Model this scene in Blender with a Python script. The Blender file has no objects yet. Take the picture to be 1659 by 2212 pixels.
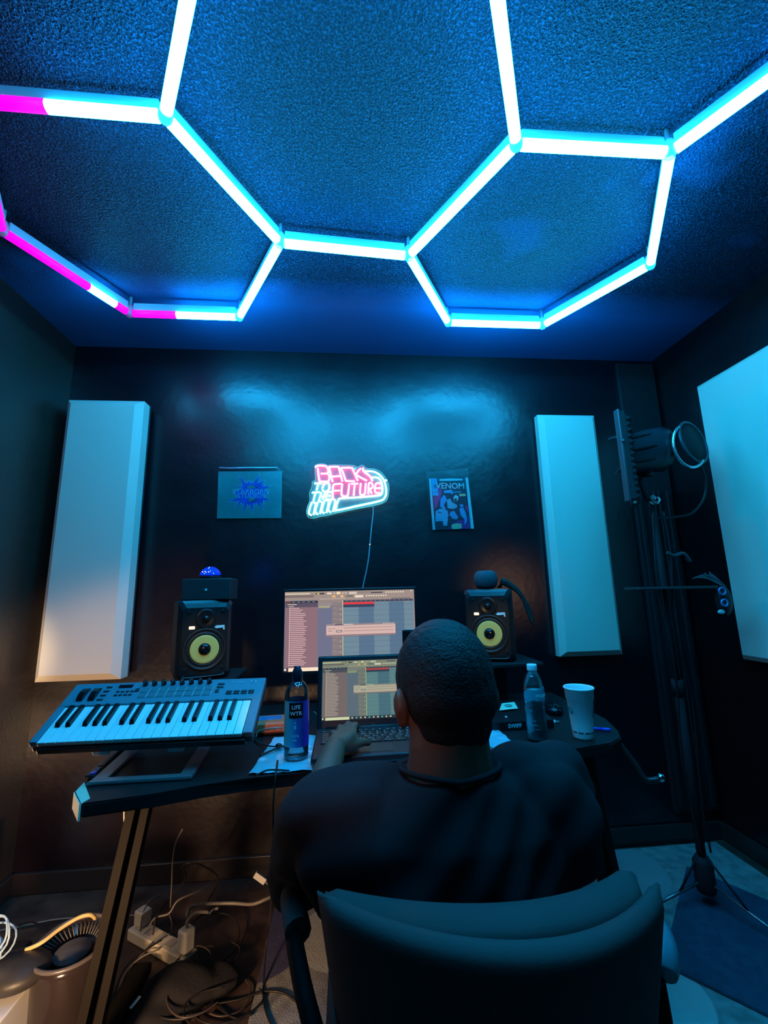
import bpy, bmesh, math, random
from math import sin, cos, pi, radians
from mathutils import Vector, Matrix
random.seed(7)
SC = bpy.context.scene
COL = SC.collection
V = Vector

# ---------------------------------------------------------------- camera
F = 925.0
YAW, PIT, ROL = radians(5.2), radians(10.6), radians(-1.3)
CAM = V((0, 0, 1.2))
_f = V((sin(YAW)*cos(PIT), cos(YAW)*cos(PIT), sin(PIT)))
_r0 = V((cos(YAW), -sin(YAW), 0)); _u0 = _r0.cross(_f)
_r = _r0*cos(ROL) + _u0*sin(ROL); _u = -_r0*sin(ROL) + _u0*cos(ROL)
cd = bpy.data.cameras.new('camera'); cam = bpy.data.objects.new('camera', cd); COL.objects.link(cam)
cd.sensor_fit = 'HORIZONTAL'; cd.sensor_width = 36.0; cd.lens = F/1659*36.0; cd.clip_start = 0.02
m3 = Matrix((_r, _u, -_f)).transposed()
cam.matrix_world = Matrix.Translation(CAM) @ m3.to_4x4()
SC.camera = cam

# ---------------------------------------------------------------- world, exposure
w = bpy.data.worlds.new('world'); SC.world = w; w.use_nodes = True
w.node_tree.nodes['Background'].inputs[0].default_value = (0, 0, 0, 1)
w.node_tree.nodes['Background'].inputs[1].default_value = 0
SC.view_settings.view_transform = 'Standard'; SC.view_settings.look = 'None'
SC.view_settings.exposure = 0.0; SC.view_settings.gamma = 1.0
SC.view_settings.use_curve_mapping = False

# ---------------------------------------------------------------- room lamps out of frame, plus unseen spots added for warm tones
def point(name, loc, energy, color, radius=.05, spot=None, target=None, blend=.6):
    l = bpy.data.lights.new(name, 'SPOT' if spot else 'POINT')
    l.energy = energy; l.color = color; l.shadow_soft_size = radius
    o = bpy.data.objects.new(name, l); COL.objects.link(o); o.location = loc
    if spot:
        l.spot_size = radians(spot); l.spot_blend = blend
        o.rotation_euler = (V(target)-V(loc)).to_track_quat('-Z', 'Y').to_euler()
    return o
point('warm_floor_lamp_light', (-.74, .80, .33), 38.0, (1, .60, .32), .06, 96, (-.72, 2.1, .18), .25)
point('added_neck_hand_spot', (-.35, -.1, 1.5), 9.0, (1, .46, .30), .03, 24, (.07, 1.08, .87), .6)  # added spot without a lamp behind it, warms neck and hand
point('warm_wall_lamp_light', (-1.25, 1.50, .50), 3.5, (1, .66, .38), .04)
point('added_corner_pool_spot', (-.92, .90, .42), 80, (1, .74, .42), .04, 20, (-1.40, 1.92, .93), 1.0)  # added spot, lays a warm pool on the left wall
point('added_corner_pool_spot.001', (-.92, .90, .42), 60, (1, .70, .42), .04, 17, (-1.34, 2.16, .60), 1.0)  # second added spot, for the low warm pool in the corner
point('added_warm_spot.003', (.15, -.9, 1.75), 16, (1, .40, .36), .02, 4.6, (.535, 2.15, 1.66), .7)  # unseen spot added to bring out the comic's red inks
point('added_warm_spot.002', (-.05, -.9, 1.75), 60, (1, .55, .25), .02, 3.4, (-.255, 1.58, .77), .6)  # unseen spot added for the orange device alone
for _n, _t in (('added_warm_spot', (-.50, 1.66, 1.03)), ('added_warm_spot.001', (.57, 1.71, 1.05))):
    point(_n, (_t[0]*.2, -.9, 1.75), 60, (1, .66, .10), .02, 5.5, _t, .6)  # invented spots, one per speaker, to make the cones read yellow
point('warm_lamp_light', (1.62, -.1, 1.25), 9.0, (1, .50, .26), .10, 13, (.84, 2.17, 1.20), 1.0)
TUBE_RGB = (.0130, .46, 1.0); TUBE_POWER = 76.0
MAGENTA_POWER = 1.5

# ---------------------------------------------------------------- pixel helpers (used to read real positions off the photo)
def ray(x, y): return _r*((x-829.5)/F) + _u*(-(y-1106)/F) + _f
def atY(x, y, Y): d = ray(x, y); return CAM + d*(Y/d.y)
def atZ(x, y, Z): d = ray(x, y); return CAM + d*((Z-CAM.z)/d.z)

# ---------------------------------------------------------------- materials
MATS = {}
def mat(name, col=(.5, .5, .5), rough=.5, metal=0, spec=.5, emit=None, estr=1, bump=None, trans=0, ior=1.45, alpha=1, mix=None, sheen=0, coat=0):
    if name in MATS: return MATS[name]
    m = bpy.data.materials.new(name); m.use_nodes = True; MATS[name] = m
    nt = m.node_tree; b = nt.nodes['Principled BSDF']
    b.inputs['Base Color'].default_value = (*col, 1); b.inputs['Roughness'].default_value = rough
    b.inputs['Metallic'].default_value = metal; b.inputs['Specular IOR Level'].default_value = spec
    b.inputs['Transmission Weight'].default_value = trans; b.inputs['IOR'].default_value = ior
    b.inputs['Alpha'].default_value = alpha; b.inputs['Sheen Weight'].default_value = sheen
    b.inputs['Coat Weight'].default_value = coat
    if emit:
        b.inputs['Emission Color'].default_value = (*emit, 1); b.inputs['Emission Strength'].default_value = estr
    tc = nt.nodes.new('ShaderNodeTexCoord')
    if bump:   # (scale, strength, distance[, detail])
        n = nt.nodes.new('ShaderNodeTexNoise'); n.inputs['Scale'].default_value = bump[0]
        n.inputs['Detail'].default_value = bump[3] if len(bump) > 3 else 3
        bp = nt.nodes.new('ShaderNodeBump'); bp.inputs['Strength'].default_value = bump[1]; bp.inputs['Distance'].default_value = bump[2]
        nt.links.new(tc.outputs['Object'], n.inputs['Vector']); nt.links.new(n.outputs['Fac'], bp.inputs['Height'])
        nt.links.new(bp.outputs['Normal'], b.inputs['Normal'])
    if mix:    # (scale, colour2, lo, hi)
        n = nt.nodes.new('ShaderNodeTexNoise'); n.inputs['Scale'].default_value = mix[0]; n.inputs['Detail'].default_value = 5
        nt.links.new(tc.outputs['Object'], n.inputs['Vector'])
        r = nt.nodes.new('ShaderNodeValToRGB'); r.color_ramp.elements[0].position = mix[2]; r.color_ramp.elements[1].position = mix[3]
        r.color_ramp.elements[0].color = (*col, 1); r.color_ramp.elements[1].color = (*mix[1], 1)
        nt.links.new(n.outputs['Fac'], r.inputs['Fac']); nt.links.new(r.outputs['Color'], b.inputs['Base Color'])
    return m
def lin(r, g, b):
    f = lambda c: (c/255/12.92) if c/255 <= .04045 else ((c/255+.055)/1.055)**2.4
    return (f(r), f(g), f(b))
def glow(name, col, s=1):
    if name in MATS: return MATS[name]
    m = bpy.data.materials.new(name); m.use_nodes = True; MATS[name] = m
    nt = m.node_tree; b = nt.nodes['Principled BSDF']
    b.inputs['Base Color'].default_value = (.01, .01, .01, 1); b.inputs['Roughness'].default_value = .5
    b.inputs['Specular IOR Level'].default_value = .2
    b.inputs['Emission Color'].default_value = (*col, 1); b.inputs['Emission Strength'].default_value = s
    return m

black_plastic = mat('black_plastic', (.012, .010, .012), .38, bump=(300, .15, .001))
black_matte = mat('black_matte', (.010, .007, .009), .75, bump=(200, .2, .001))
black_gloss = mat('black_gloss', (.008, .008, .010), .15)
dark_grey = mat('dark_grey_plastic', (.05, .055, .06), .45, bump=(400, .1, .0005))
blk_metal = mat('black_metal', (.03, .028, .028), .35, metal=.4, bump=(250, .1, .0005))
chrome = mat('chrome', (.8, .8, .8), .15, metal=1, bump=(60, .02, .001))
white_plastic = mat('white_plastic', (.72, .70, .66), .4, bump=(200, .05, .0005))
rubber = mat('black_rubber', (.015, .014, .015), .5, bump=(200, .1, .0005))
paper = mat('white_paper', (.75, .74, .70), .7, bump=(60, .2, .001))
clear = mat('clear_plastic', (.95, .97, 1), .05, trans=1, ior=1.3, bump=(30, .2, .002))

# ---------------------------------------------------------------- mesh collector
class MB:
    def __init__(s): s.bm = bmesh.new(); s.mats = []; s.mi = 0
    def use(s, m):
        if m not in s.mats: s.mats.append(m)
        s.mi = s.mats.index(m); return s
    def face(s, vs, smooth=False):
        try: f = s.bm.faces.new(vs)
        except ValueError: return None
        f.material_index = s.mi; f.smooth = smooth; return f
    def poly(s, pts): return s.face([s.bm.verts.new(p) for p in pts])
    def box(s, c, d, M=None, bev=0, seg=2):
        c = V(c); hx, hy, hz = d[0]/2, d[1]/2, d[2]/2
        vs = []
        for z in (-hz, hz):
            for x, y in ((-hx, -hy), (hx, -hy), (hx, hy), (-hx, hy)):
                p = c+V((x, y, z)); vs.append(s.bm.verts.new(M @ p if M else p))
        fs = [s.face([vs[i] for i in q]) for q in ((3, 2, 1, 0), (4, 5, 6, 7), (0, 1, 5, 4), (1, 2, 6, 5), (2, 3, 7, 6), (3, 0, 4, 7))]
        if bev:
            es = list({e for f in fs for e in f.edges})
            r = bmesh.ops.bevel(s.bm, geom=es, offset=bev, segments=seg, affect='EDGES', profile=.6)
            for f in r['faces']: f.material_index = s.mi; f.smooth = True
        return s
    def prism(s, pts, z0, z1, M=None, bev=0):
        a = [V((p[0], p[1], z0)) for p in pts]; b = [V((p[0], p[1], z1)) for p in pts]
        if M: a = [M @ p for p in a]; b = [M @ p for p in b]
        va = [s.bm.verts.new(p) for p in a]; vb = [s.bm.verts.new(p) for p in b]
        fs = [s.face(va[::-1]), s.face(vb)]
        n = len(pts)
        for i in range(n): fs.append(s.face([va[i], va[(i+1) % n], vb[(i+1) % n], vb[i]]))
        if bev:
            es = list({e for f in fs[:2] for e in f.edges})
            r = bmesh.ops.bevel(s.bm, geom=es, offset=bev, segments=2, affect='EDGES')
            for f in r['faces']: f.material_index = s.mi
        return s
    def rings(s, rr, cap=True, smooth=True, close=True):
        vr = [[s.bm.verts.new(p) for p in r] for r in rr]; n = len(rr[0])
        for a, b in zip(vr, vr[1:]):
            for i in range(n if close else n-1):
                s.face([a[i], a[(i+1) % n], b[(i+1) % n], b[i]], smooth)
        if cap: s.face(vr[0][::-1], False); s.face(vr[-1], False)
        return s
    def lathe(s, prof, M=None, n=32, cap=True):
        rr = []
        for r, h in prof:
            r = max(r, 1e-5)
            ring = [V((r*cos(2*pi*i/n), r*sin(2*pi*i/n), h)) for i in range(n)]
            if M: ring = [M @ p for p in ring]
            rr.append(ring)
        return s.rings(rr, cap)
    def tube(s, pts, r, n=8, close=False):
        pts = [V(p) for p in pts]; rr = []
        up = V((0, 0, 1)); N = len(pts)
        prev = None
        for i, p in enumerate(pts):
            if close: t = pts[(i+1) % N]-pts[i-1]
            else: t = pts[min(i+1, N-1)]-pts[max(i-1, 0)]
            if t.length < 1e-9: t = V((0, 0, 1))
            t.normalize()
            if prev is None:
                a = t.cross(up if abs(t.z) < .9 else V((1, 0, 0))).normalized()
            else:
                a = (prev - t*prev.dot(t))
                a = a.normalized() if a.length > 1e-6 else t.orthogonal().normalized()
            prev = a; b = t.cross(a)
            rad = r[i] if isinstance(r, (list, tuple)) else r
            rr.append([p + (a*cos(2*pi*k/n)+b*sin(2*pi*k/n))*rad for k in range(n)])
        if close: rr.append(rr[0])
        return s.rings(rr, cap=not close)
    def cyl(s, a, b, r, n=16, r2=None):
        return s.tube([a, b], [r, r if r2 is None else r2], n)
    def sphere(s, c, r, sc=(1, 1, 1), n=20, m=12, z0=-1, z1=1):
        c = V(c); rr = []
        for j in range(m+1):
            ph = -pi/2+pi*j/m
            if sin(ph) < z0-.001 or sin(ph) > z1+.001: continue
            q = max(cos(ph), 1e-4)
            rr.append([c+V((r*q*cos(2*pi*i/n)*sc[0], r*q*sin(2*pi*i/n)*sc[1], r*sin(ph)*sc[2])) for i in range(n)])
        return s.rings(rr)
    def text(s, body, size, M, ext=.0005, align='CENTER', bold=0):
        cu = bpy.data.curves.new('t', 'FONT'); cu.body = body; cu.size = size; cu.extrude = ext
        cu.align_x = align; cu.align_y = 'CENTER'; cu.offset = bold; cu.resolution_u = 3
        o = bpy.data.objects.new('t', cu); COL.objects.link(o)
        dg = bpy.context.evaluated_depsgraph_get(); dg.update()
        me = bpy.data.meshes.new_from_object(o.evaluated_get(dg)); me.transform(M)
        n0 = len(s.bm.faces); s.bm.from_mesh(me); s.bm.faces.ensure_lookup_table()
        for f in s.bm.faces[n0:]: f.material_index = s.mi
        bpy.data.objects.remove(o); bpy.data.curves.remove(cu); bpy.data.meshes.remove(me)
        return s

WM = {}
def part(name, mb, parent=None, m=None, world=True, label=None):
    if m is not None and not mb.mats: mb.mats = [m]
    me = bpy.data.meshes.new(name)
    bmesh.ops.recalc_face_normals(mb.bm, faces=mb.bm.faces[:])
    mb.bm.to_mesh(me); mb.bm.free()
    for x in mb.mats: me.materials.append(x)
    o = bpy.data.objects.new(name, me); COL.objects.link(o)
    if parent is not None:
        o.parent = parent; W = WM.get(parent.name, Matrix())
        WM[o.name] = W
        if world: me.transform(W.inverted())
    if label: o['label'] = label
    return o
def tag(o, label, cat, group=None, kind=None):
    o['label'] = label; o['category'] = cat
    if group: o['group'] = group
    if kind: o['kind'] = kind
    return o
def thing(name, label, cat, loc, rz=0, group=None):
    o = bpy.data.objects.new(name, None); COL.objects.link(o); o.empty_display_size = .05
    o.location = loc; o.rotation_euler = (0, 0, rz)
    WM[o.name] = Matrix.Translation(V(loc)) @ Matrix.Rotation(rz, 4, 'Z')
    return tag(o, label, cat, group)
def struct(name, mb, m=None, label=None):
    o = part(name, mb, None, m); o['kind'] = 'structure'
    if label: o['label'] = label
    return o
def copy_tree(o, parent=None):
    c = o.copy(); COL.objects.link(c); c.parent = parent
    for ch in list(o.children): copy_tree(ch, c)
    return c
def crv(pts, k=8, close=False):
    pts = [V(p) for p in pts]; n = len(pts); out = []
    rng = range(n if close else n-1)
    for i in rng:
        if close: p0, p1, p2, p3 = pts[i-1], pts[i], pts[(i+1) % n], pts[(i+2) % n]
        else: p0, p1, p2, p3 = pts[max(i-1, 0)], pts[i], pts[i+1], pts[min(i+2, n-1)]
        for j in range(k):
            t = j/k
            out.append(.5*((2*p1)+(p2-p0)*t+(2*p0-5*p1+4*p2-p3)*t*t+(3*p1-p0-3*p2+p3)*t**3))
    if not close: out.append(pts[-1])
    return out
def remesh(mb, voxel, smooth=4, shade=True, fac=.5):
    """one continuous surface out of overlapping closed shapes"""
    me = bpy.data.meshes.new('tmp'); bmesh.ops.recalc_face_normals(mb.bm, faces=mb.bm.faces[:]); mb.bm.to_mesh(me); mb.bm.free()
    o = bpy.data.objects.new('tmp', me); COL.objects.link(o)
    r = o.modifiers.new('r', 'REMESH'); r.mode = 'VOXEL'; r.voxel_size = voxel; r.use_smooth_shade = shade
    if smooth:
        sm = o.modifiers.new('s', 'SMOOTH'); sm.iterations = smooth; sm.factor = fac
    dg = bpy.context.evaluated_depsgraph_get(); dg.update()
    m2 = bpy.data.meshes.new_from_object(o.evaluated_get(dg))
    bpy.data.objects.remove(o); bpy.data.meshes.remove(me)
    out = MB(); out.bm.from_mesh(m2); bpy.data.meshes.remove(m2)
    for f in out.bm.faces: f.smooth = shade; f.material_index = 0
    return out
def RX(a): return Matrix.Rotation(a, 4, 'X')
def RY(a): return Matrix.Rotation(a, 4, 'Y')
def RZ(a): return Matrix.Rotation(a, 4, 'Z')
def T(x, y, z): return Matrix.Translation((x, y, z))

# ================================================================ SETTING
XL, XR, YF, YB, ZC = -1.40, 1.80, 2.17, -1.30, 2.50
def wall_mat(name, col, rough, bs, bstr, bd, spec=.5, streak=False):
    m = bpy.data.materials.new(name); m.use_nodes = True; nt = m.node_tree; b = nt.nodes['Principled BSDF']
    b.inputs['Base Color'].default_value = (*col, 1); b.inputs['Roughness'].default_value = rough
    b.inputs['Specular IOR Level'].default_value = spec
    tc = nt.nodes.new('ShaderNodeTexCoord')
    n1 = nt.nodes.new('ShaderNodeTexNoise'); n1.inputs['Scale'].default_value = bs; n1.inputs['Detail'].default_value = 4
    n2 = nt.nodes.new('ShaderNodeTexNoise'); n2.inputs['Scale'].default_value = 6; n2.inputs['Detail'].default_value = 6
    bp = nt.nodes.new('ShaderNodeBump'); bp.inputs['Strength'].default_value = bstr; bp.inputs['Distance'].default_value = bd
    nt.links.new(tc.outputs['Object'], n1.inputs['Vector']); nt.links.new(tc.outputs['Object'], n2.inputs['Vector'])
    ad = nt.nodes.new('ShaderNodeMath'); ad.operation = 'MULTIPLY_ADD'; ad.inputs[1].default_value = 1.0
    nt.links.new(n1.outputs['Fac'], ad.inputs[0]); 
    mu = nt.nodes.new('ShaderNodeMath'); mu.operation = 'MULTIPLY'; mu.inputs[1].default_value = 2.5
    nt.links.new(n2.outputs['Fac'], mu.inputs[0]); nt.links.new(mu.outputs[0], ad.inputs[2])
    nt.links.new(ad.outputs[0], bp.inputs['Height']); nt.links.new(bp.outputs['Normal'], b.inputs['Normal'])
    mr = nt.nodes.new('ShaderNodeMapRange'); mr.inputs['To Min'].default_value = rough*.75; mr.inputs['To Max'].default_value = rough*1.3
    nt.links.new(n2.outputs['Fac'], mr.inputs['Value']); nt.links.new(mr.outputs[0], b.inputs['Roughness'])
    return m
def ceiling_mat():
    m = bpy.data.materials.new('ceiling_paint_baked_glow'); m.use_nodes = True; nt = m.node_tree; b = nt.nodes['Principled BSDF']
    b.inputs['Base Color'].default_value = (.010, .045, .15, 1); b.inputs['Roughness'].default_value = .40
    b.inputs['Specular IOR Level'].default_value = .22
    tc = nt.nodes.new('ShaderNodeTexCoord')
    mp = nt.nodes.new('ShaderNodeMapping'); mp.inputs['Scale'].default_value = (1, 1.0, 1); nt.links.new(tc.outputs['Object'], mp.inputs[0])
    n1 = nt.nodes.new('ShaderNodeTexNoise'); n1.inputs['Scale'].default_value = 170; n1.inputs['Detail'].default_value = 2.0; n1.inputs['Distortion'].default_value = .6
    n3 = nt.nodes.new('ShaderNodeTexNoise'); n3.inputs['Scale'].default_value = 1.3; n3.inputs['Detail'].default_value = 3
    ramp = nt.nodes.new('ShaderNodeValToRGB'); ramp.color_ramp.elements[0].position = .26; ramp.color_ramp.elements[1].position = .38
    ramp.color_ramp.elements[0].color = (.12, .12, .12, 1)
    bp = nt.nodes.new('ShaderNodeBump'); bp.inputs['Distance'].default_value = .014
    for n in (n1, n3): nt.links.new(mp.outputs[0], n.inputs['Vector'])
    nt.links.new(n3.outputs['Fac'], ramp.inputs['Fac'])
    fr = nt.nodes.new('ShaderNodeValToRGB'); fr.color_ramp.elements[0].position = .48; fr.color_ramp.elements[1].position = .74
    fr.color_ramp.elements[0].color = (.002, .010, .028, 1); fr.color_ramp.elements[1].color = (.014, .10, .21, 1)  # glints and pit shade of the rough paint put into the fleck colours
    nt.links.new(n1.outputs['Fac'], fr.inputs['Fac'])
    mxc = nt.nodes.new('ShaderNodeMix'); mxc.data_type = 'RGBA'; mxc.inputs['A'].default_value = (.010, .125, .33, 1)  # brighter flat blue stands in for tube glow towards the front wall
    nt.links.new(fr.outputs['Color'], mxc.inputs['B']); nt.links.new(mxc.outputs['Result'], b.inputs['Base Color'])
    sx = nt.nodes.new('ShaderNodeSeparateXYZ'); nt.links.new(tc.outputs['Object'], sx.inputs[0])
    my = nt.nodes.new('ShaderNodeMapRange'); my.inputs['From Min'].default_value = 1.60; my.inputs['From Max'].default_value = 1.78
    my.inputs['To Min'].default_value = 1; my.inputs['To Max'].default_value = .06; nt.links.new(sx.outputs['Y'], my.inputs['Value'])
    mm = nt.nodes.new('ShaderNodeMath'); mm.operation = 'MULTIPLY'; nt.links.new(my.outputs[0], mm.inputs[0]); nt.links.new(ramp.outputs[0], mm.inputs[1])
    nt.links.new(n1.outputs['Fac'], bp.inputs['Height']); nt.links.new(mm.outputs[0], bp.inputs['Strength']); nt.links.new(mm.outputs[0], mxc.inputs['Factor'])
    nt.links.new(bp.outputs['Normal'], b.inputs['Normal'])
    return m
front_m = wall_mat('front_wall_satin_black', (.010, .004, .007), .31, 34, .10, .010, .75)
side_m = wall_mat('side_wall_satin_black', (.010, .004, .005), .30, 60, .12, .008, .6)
t = .08
struct('wall_front', MB().box(((XL+XR)/2, YF+t/2, ZC/2), (XR-XL+2*t, t, ZC)), front_m)
left_m = wall_mat('left_wall_satin_black', (.034, .021, .015), .36, 60, .12, .008, .9)  # paler, warmer copy of the side wall paint, lamp glow lifted into its colour
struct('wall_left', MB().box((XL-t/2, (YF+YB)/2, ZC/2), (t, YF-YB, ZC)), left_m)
struct('wall_right', MB().box((XR+t/2, (YF+YB)/2, ZC/2), (t, YF-YB, ZC)), side_m)
struct('wall_back', MB().box(((XL+XR)/2, YB-t/2, ZC/2), (XR-XL+2*t, t, ZC)), side_m)
struct('ceiling', MB().box(((XL+XR)/2, (YF+YB)/2, ZC+t/2), (XR-XL+2*t, YF-YB+2*t, t)), ceiling_mat())
floor_m = mat('brown_concrete_floor', (.10, .060, .042), .5, bump=(18, .4, .004), mix=(9, (.035, .020, .016), .38, .62))
struct('floor', MB().box(((XL+XR)/2, (YF+YB)/2, -t/2), (XR-XL+2*t, YF-YB+2*t, t)), floor_m)
bb = mat('black_baseboard', (.03, .022, .02), .3, bump=(30, .1, .002))
struct('baseboard_front', MB().box(((XL+XR)/2, YF-.008, .04), (XR-XL, .016, .08), bev=.004), bb)
struct('baseboard_left', MB().box((XL+.008, (YF+YB)/2, .04), (.016, YF-YB, .08), bev=.004), bb)
struct('baseboard_right', MB().box((XR-.008, (YF+YB)/2, .04), (.016, YF-YB, .08), bev=.004), bb)
# corner board with raised ribs
mb = MB(); mb.box((1.675, YF-.012, 1.30), (.225, .024, 2.34), bev=.004)
for k, x in enumerate((1.59, 1.64, 1.672, 1.70, 1.755)):
    mb.box((x, YF-.030, .93), (.022 if k in (0, 4) else .010, .014, 1.56), bev=.003)
struct('trim_1', mb, mat('black_board', (.016, .012, .014), .6, bump=(80, .2, .002)))

# ================================================================ CEILING LIGHT
ZT = 2.42
PXV = {'A': (357, 252), 'B': (605, 525), 'C': (883, 553), 'D': (1115, 312), 'G': (517, 685), 'H': (280, 677), 'I': (3, 498),
       'K': (968, 697), 'L': (1172, 703), 'M': (1405, 572), 'N': (1447, 330)}
HV = {k: atZ(*p, ZT) for k, p in PXV.items()}
SD = (HV['C']-HV['B']).length
def off(a, dx, dy): return HV[a] + V((dx*SD, dy*SD, 0))
d = (atZ(0, 222, ZT)-HV['A']).normalized(); HV['J'] = HV['A']+d*SD*1.0
d = (atZ(405, 0, ZT)-HV['A']).normalized(); HV['E'] = HV['A']+d*SD
d = (atZ(1075, 0, ZT)-HV['D']).normalized(); HV['F'] = HV['D']+d*SD
d = (atZ(1659, 175, ZT)-HV['N']).normalized(); HV['O'] = HV['N']+d*SD
HV['P'] = off('E', -.5, -.866); HV['Q'] = off('F', .5, -.866); HV['S'] = off('J', -.35, -.6)
tube_white = glow('led_tube_blue_white', TUBE_RGB, TUBE_POWER)
tube_mag = glow('led_tube_magenta', (1, .0, .86), MAGENTA_POWER)
house_m = mat('frosted_tube_housing', (.45, .6, .7), .35, bump=(50, .05, .001))
def film(name, tint, rough=.06, base=.05, bump=None, body=None):
    m = bpy.data.materials.new(name); m.use_nodes = True; MATS[name] = m; nt = m.node_tree; nt.nodes.remove(nt.nodes['Principled BSDF'])
    out = nt.nodes['Material Output']; tr = nt.nodes.new('ShaderNodeBsdfTransparent'); tr.inputs[0].default_value = (*tint, 1)
    gl = nt.nodes.new('ShaderNodeBsdfGlossy'); gl.inputs['Roughness'].default_value = rough; gl.inputs['Color'].default_value = (.9, .95, 1, 1)
    fr = nt.nodes.new('ShaderNodeFresnel'); fr.inputs['IOR'].default_value = 1.5
    ad = nt.nodes.new('ShaderNodeMath'); ad.operation = 'ADD'; ad.inputs[1].default_value = base; nt.links.new(fr.outputs[0], ad.inputs[0])
    mx = nt.nodes.new('ShaderNodeMixShader'); nt.links.new(ad.outputs[0], mx.inputs[0]); nt.links.new(tr.outputs[0], mx.inputs[1]); nt.links.new(gl.outputs[0], mx.inputs[2])
    tc = nt.nodes.new('ShaderNodeTexCoord'); n = nt.nodes.new('ShaderNodeTexNoise'); bp = nt.nodes.new('ShaderNodeBump')
    bm_ = bump or (10, .1, .002); n.inputs['Scale'].default_value = bm_[0]; bp.inputs['Strength'].default_value = bm_[1]; bp.inputs['Distance'].default_value = bm_[2]
    nt.links.new(tc.outputs['Object'], n.inputs['Vector']); nt.links.new(n.outputs['Fac'], bp.inputs['Height']); nt.links.new(bp.outputs['Normal'], gl.inputs['Normal'])
    last = mx
    if body:
        df = nt.nodes.new('ShaderNodeBsdfDiffuse'); df.inputs[0].default_value = (*body[:3], 1)
        m2 = nt.nodes.new('ShaderNodeMixShader'); m2.inputs[0].default_value = body[3]; nt.links.new(mx.outputs[0], m2.inputs[1]); nt.links.new(df.outputs[0], m2.inputs[2]); last = m2
    nt.links.new(last.outputs[0], out.inputs['Surface']); return m
conn_m = mat('clear_connector', (.8, .9, .95), .12, trans=.6, ior=1.3, bump=(50, .1, .001))
hexl = thing('hexagon_ceiling_light', 'glowing blue-white honeycomb tube light mounted under the dark ceiling', 'ceiling light', (0, 1.0, ZC))
segs = {('A', 'B'): 'w', ('B', 'C'): 'w', ('C', 'D'): 'w', ('B', 'G'): 'w', ('C', 'K'): 'w', ('K', 'L'): 'w', ('L', 'M'): 'w', ('M', 'N'): 'w', ('D', 'N'): 'w',
        ('A', 'E'): 'w', ('D', 'F'): 'w', ('N', 'O'): 'w', ('E', 'F'): 'w', ('E', 'P'): 'w', ('F', 'Q'): 'w',
        ('A', 'J'): [(0, .62, 'w'), (.62, 1, 'm')], ('I', 'J'): [(0, 1, 'm')], ('J', 'S'): [(0, 1, 'm')],
        ('I', 'H'): [(0, .63, 'm'), (.63, .885, 'w'), (.885, 1, 'm')], ('H', 'G'): [(0, .42, 'm'), (.42, 1, 'w')]}
TR = .0155
for (a, b), sp in segs.items():
    A, B = HV[a], HV[b]; dv = (B-A).normalized(); A2 = A+dv*.016; B2 = B-dv*.016
    sd = V((-dv.y, dv.x, 0)); L = (B2-A2).length
    mb = MB()
    for t0, t1, c in ([(0, 1, 'w')] if sp == 'w' else sp):
        mb.use(tube_white if c == 'w' else tube_mag)
        r = []
        for q in (t0, t1):
            p = A2+(B2-A2)*q
            r.append([p + sd*(TR*cos(an)) + V((0, 0, TR*sin(an))) for an in [pi-.7+(pi+1.4)*k/12 for k in range(13)]] )
        mb.rings(r, cap=True, close=True)
    tb = part('light_tube', mb, hexl, label=('tube light with a magenta section' if sp != 'w' else None))
    hb = MB(); Mx = Matrix((( dv.x, sd.x, 0, 0), (dv.y, sd.y, 0, 0), (0, 0, 1, 0), (0, 0, 0, 1)))
    c = (A2+B2)/2
    hb.box((0, 0, 0), (L, TR*1.1, .036), T(c.x, c.y, ZT+.028) @ Mx, bev=.003)
    part('housing', hb, tb, house_m)
for k in HV:
    p = HV[k]; mb = MB()
    mb.lathe([(.001, -.017), (.012, -.015), (.018, -.006), (.018, .02), (.014, .036), (.001, .036)], T(p.x, p.y, p.z), 16)
    mb.cyl((p.x, p.y, p.z+.03), (p.x, p.y, ZC), .006, 8)
    part('connector', mb, hexl, conn_m)

# ================================================================ ACOUSTIC PANELS
fabric = mat('cream_panel_fabric', (.70, .62, .52), .85, bump=(500, .25, .0006), sheen=.2)
back_m = mat('panel_back_board', (.05, .03, .03), .7, bump=(100, .1, .001))
def panel(label, M, wd, ht, th, bev, group=None):
    """local: x along the wall, y depth towards the room (negative), z up, origin bottom-left on the wall"""
    o = thing('acoustic_panel', label, 'acoustic panel', M.translation, M.to_euler().z, group)
    A = [V((0, 0, 0)), V((wd, 0, 0)), V((wd, 0, ht)), V((0, 0, ht))]
    yb = -th+bev
    Bq = [V((a.x, yb, a.z)) for a in A]
    C = [V((bev if a.x == 0 else wd-bev, -th, bev if a.z == 0 else ht-bev)) for a in A]
    mb = MB()
    # slightly puffed, softly rounded rings
    def ring(q): return [M @ p for p in q]
    D = [V((a.x*.996+wd*.002, yb-bev*.5, a.z)) for a in A]
    mb.rings([ring([V((a.x, -.010, a.z)) for a in A]), ring(Bq)], cap=False, smooth=False)
    mb.rings([ring(Bq), ring(C)], cap=False, smooth=False)
    # front face as grid, faint sag of the cloth
    n, k = 8, 16
    g = [[mb.bm.verts.new(M @ V((bev+(wd-2*bev)*i/n, -th-.0015*sin(pi*i/n)*sin(pi*j/k), bev+(ht-2*bev)*j/k))) for i in range(n+1)] for j in range(k+1)]
    for j in range(k):
        for i in range(n): mb.face([g[j][i], g[j][i+1], g[j+1][i+1], g[j+1][i]], True)
    part('fabric_cover', mb, o, fabric)
    mb = MB(); mb.box((wd/2, -.0055, ht/2), (wd+.006, .010, ht+.006), M)
    part('backing_board', mb, o, back_m)
    return o
panel('tall white fabric wall panel on the far left, warm lit at its foot', T(-1.338, YF-.03, .852), .352, 1.30, .10, .030)
panel('tall blue lit white fabric panel right of the comic and speaker', T(1.045, YF-.002, .868), .325, 1.265, .075, .026)
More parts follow.
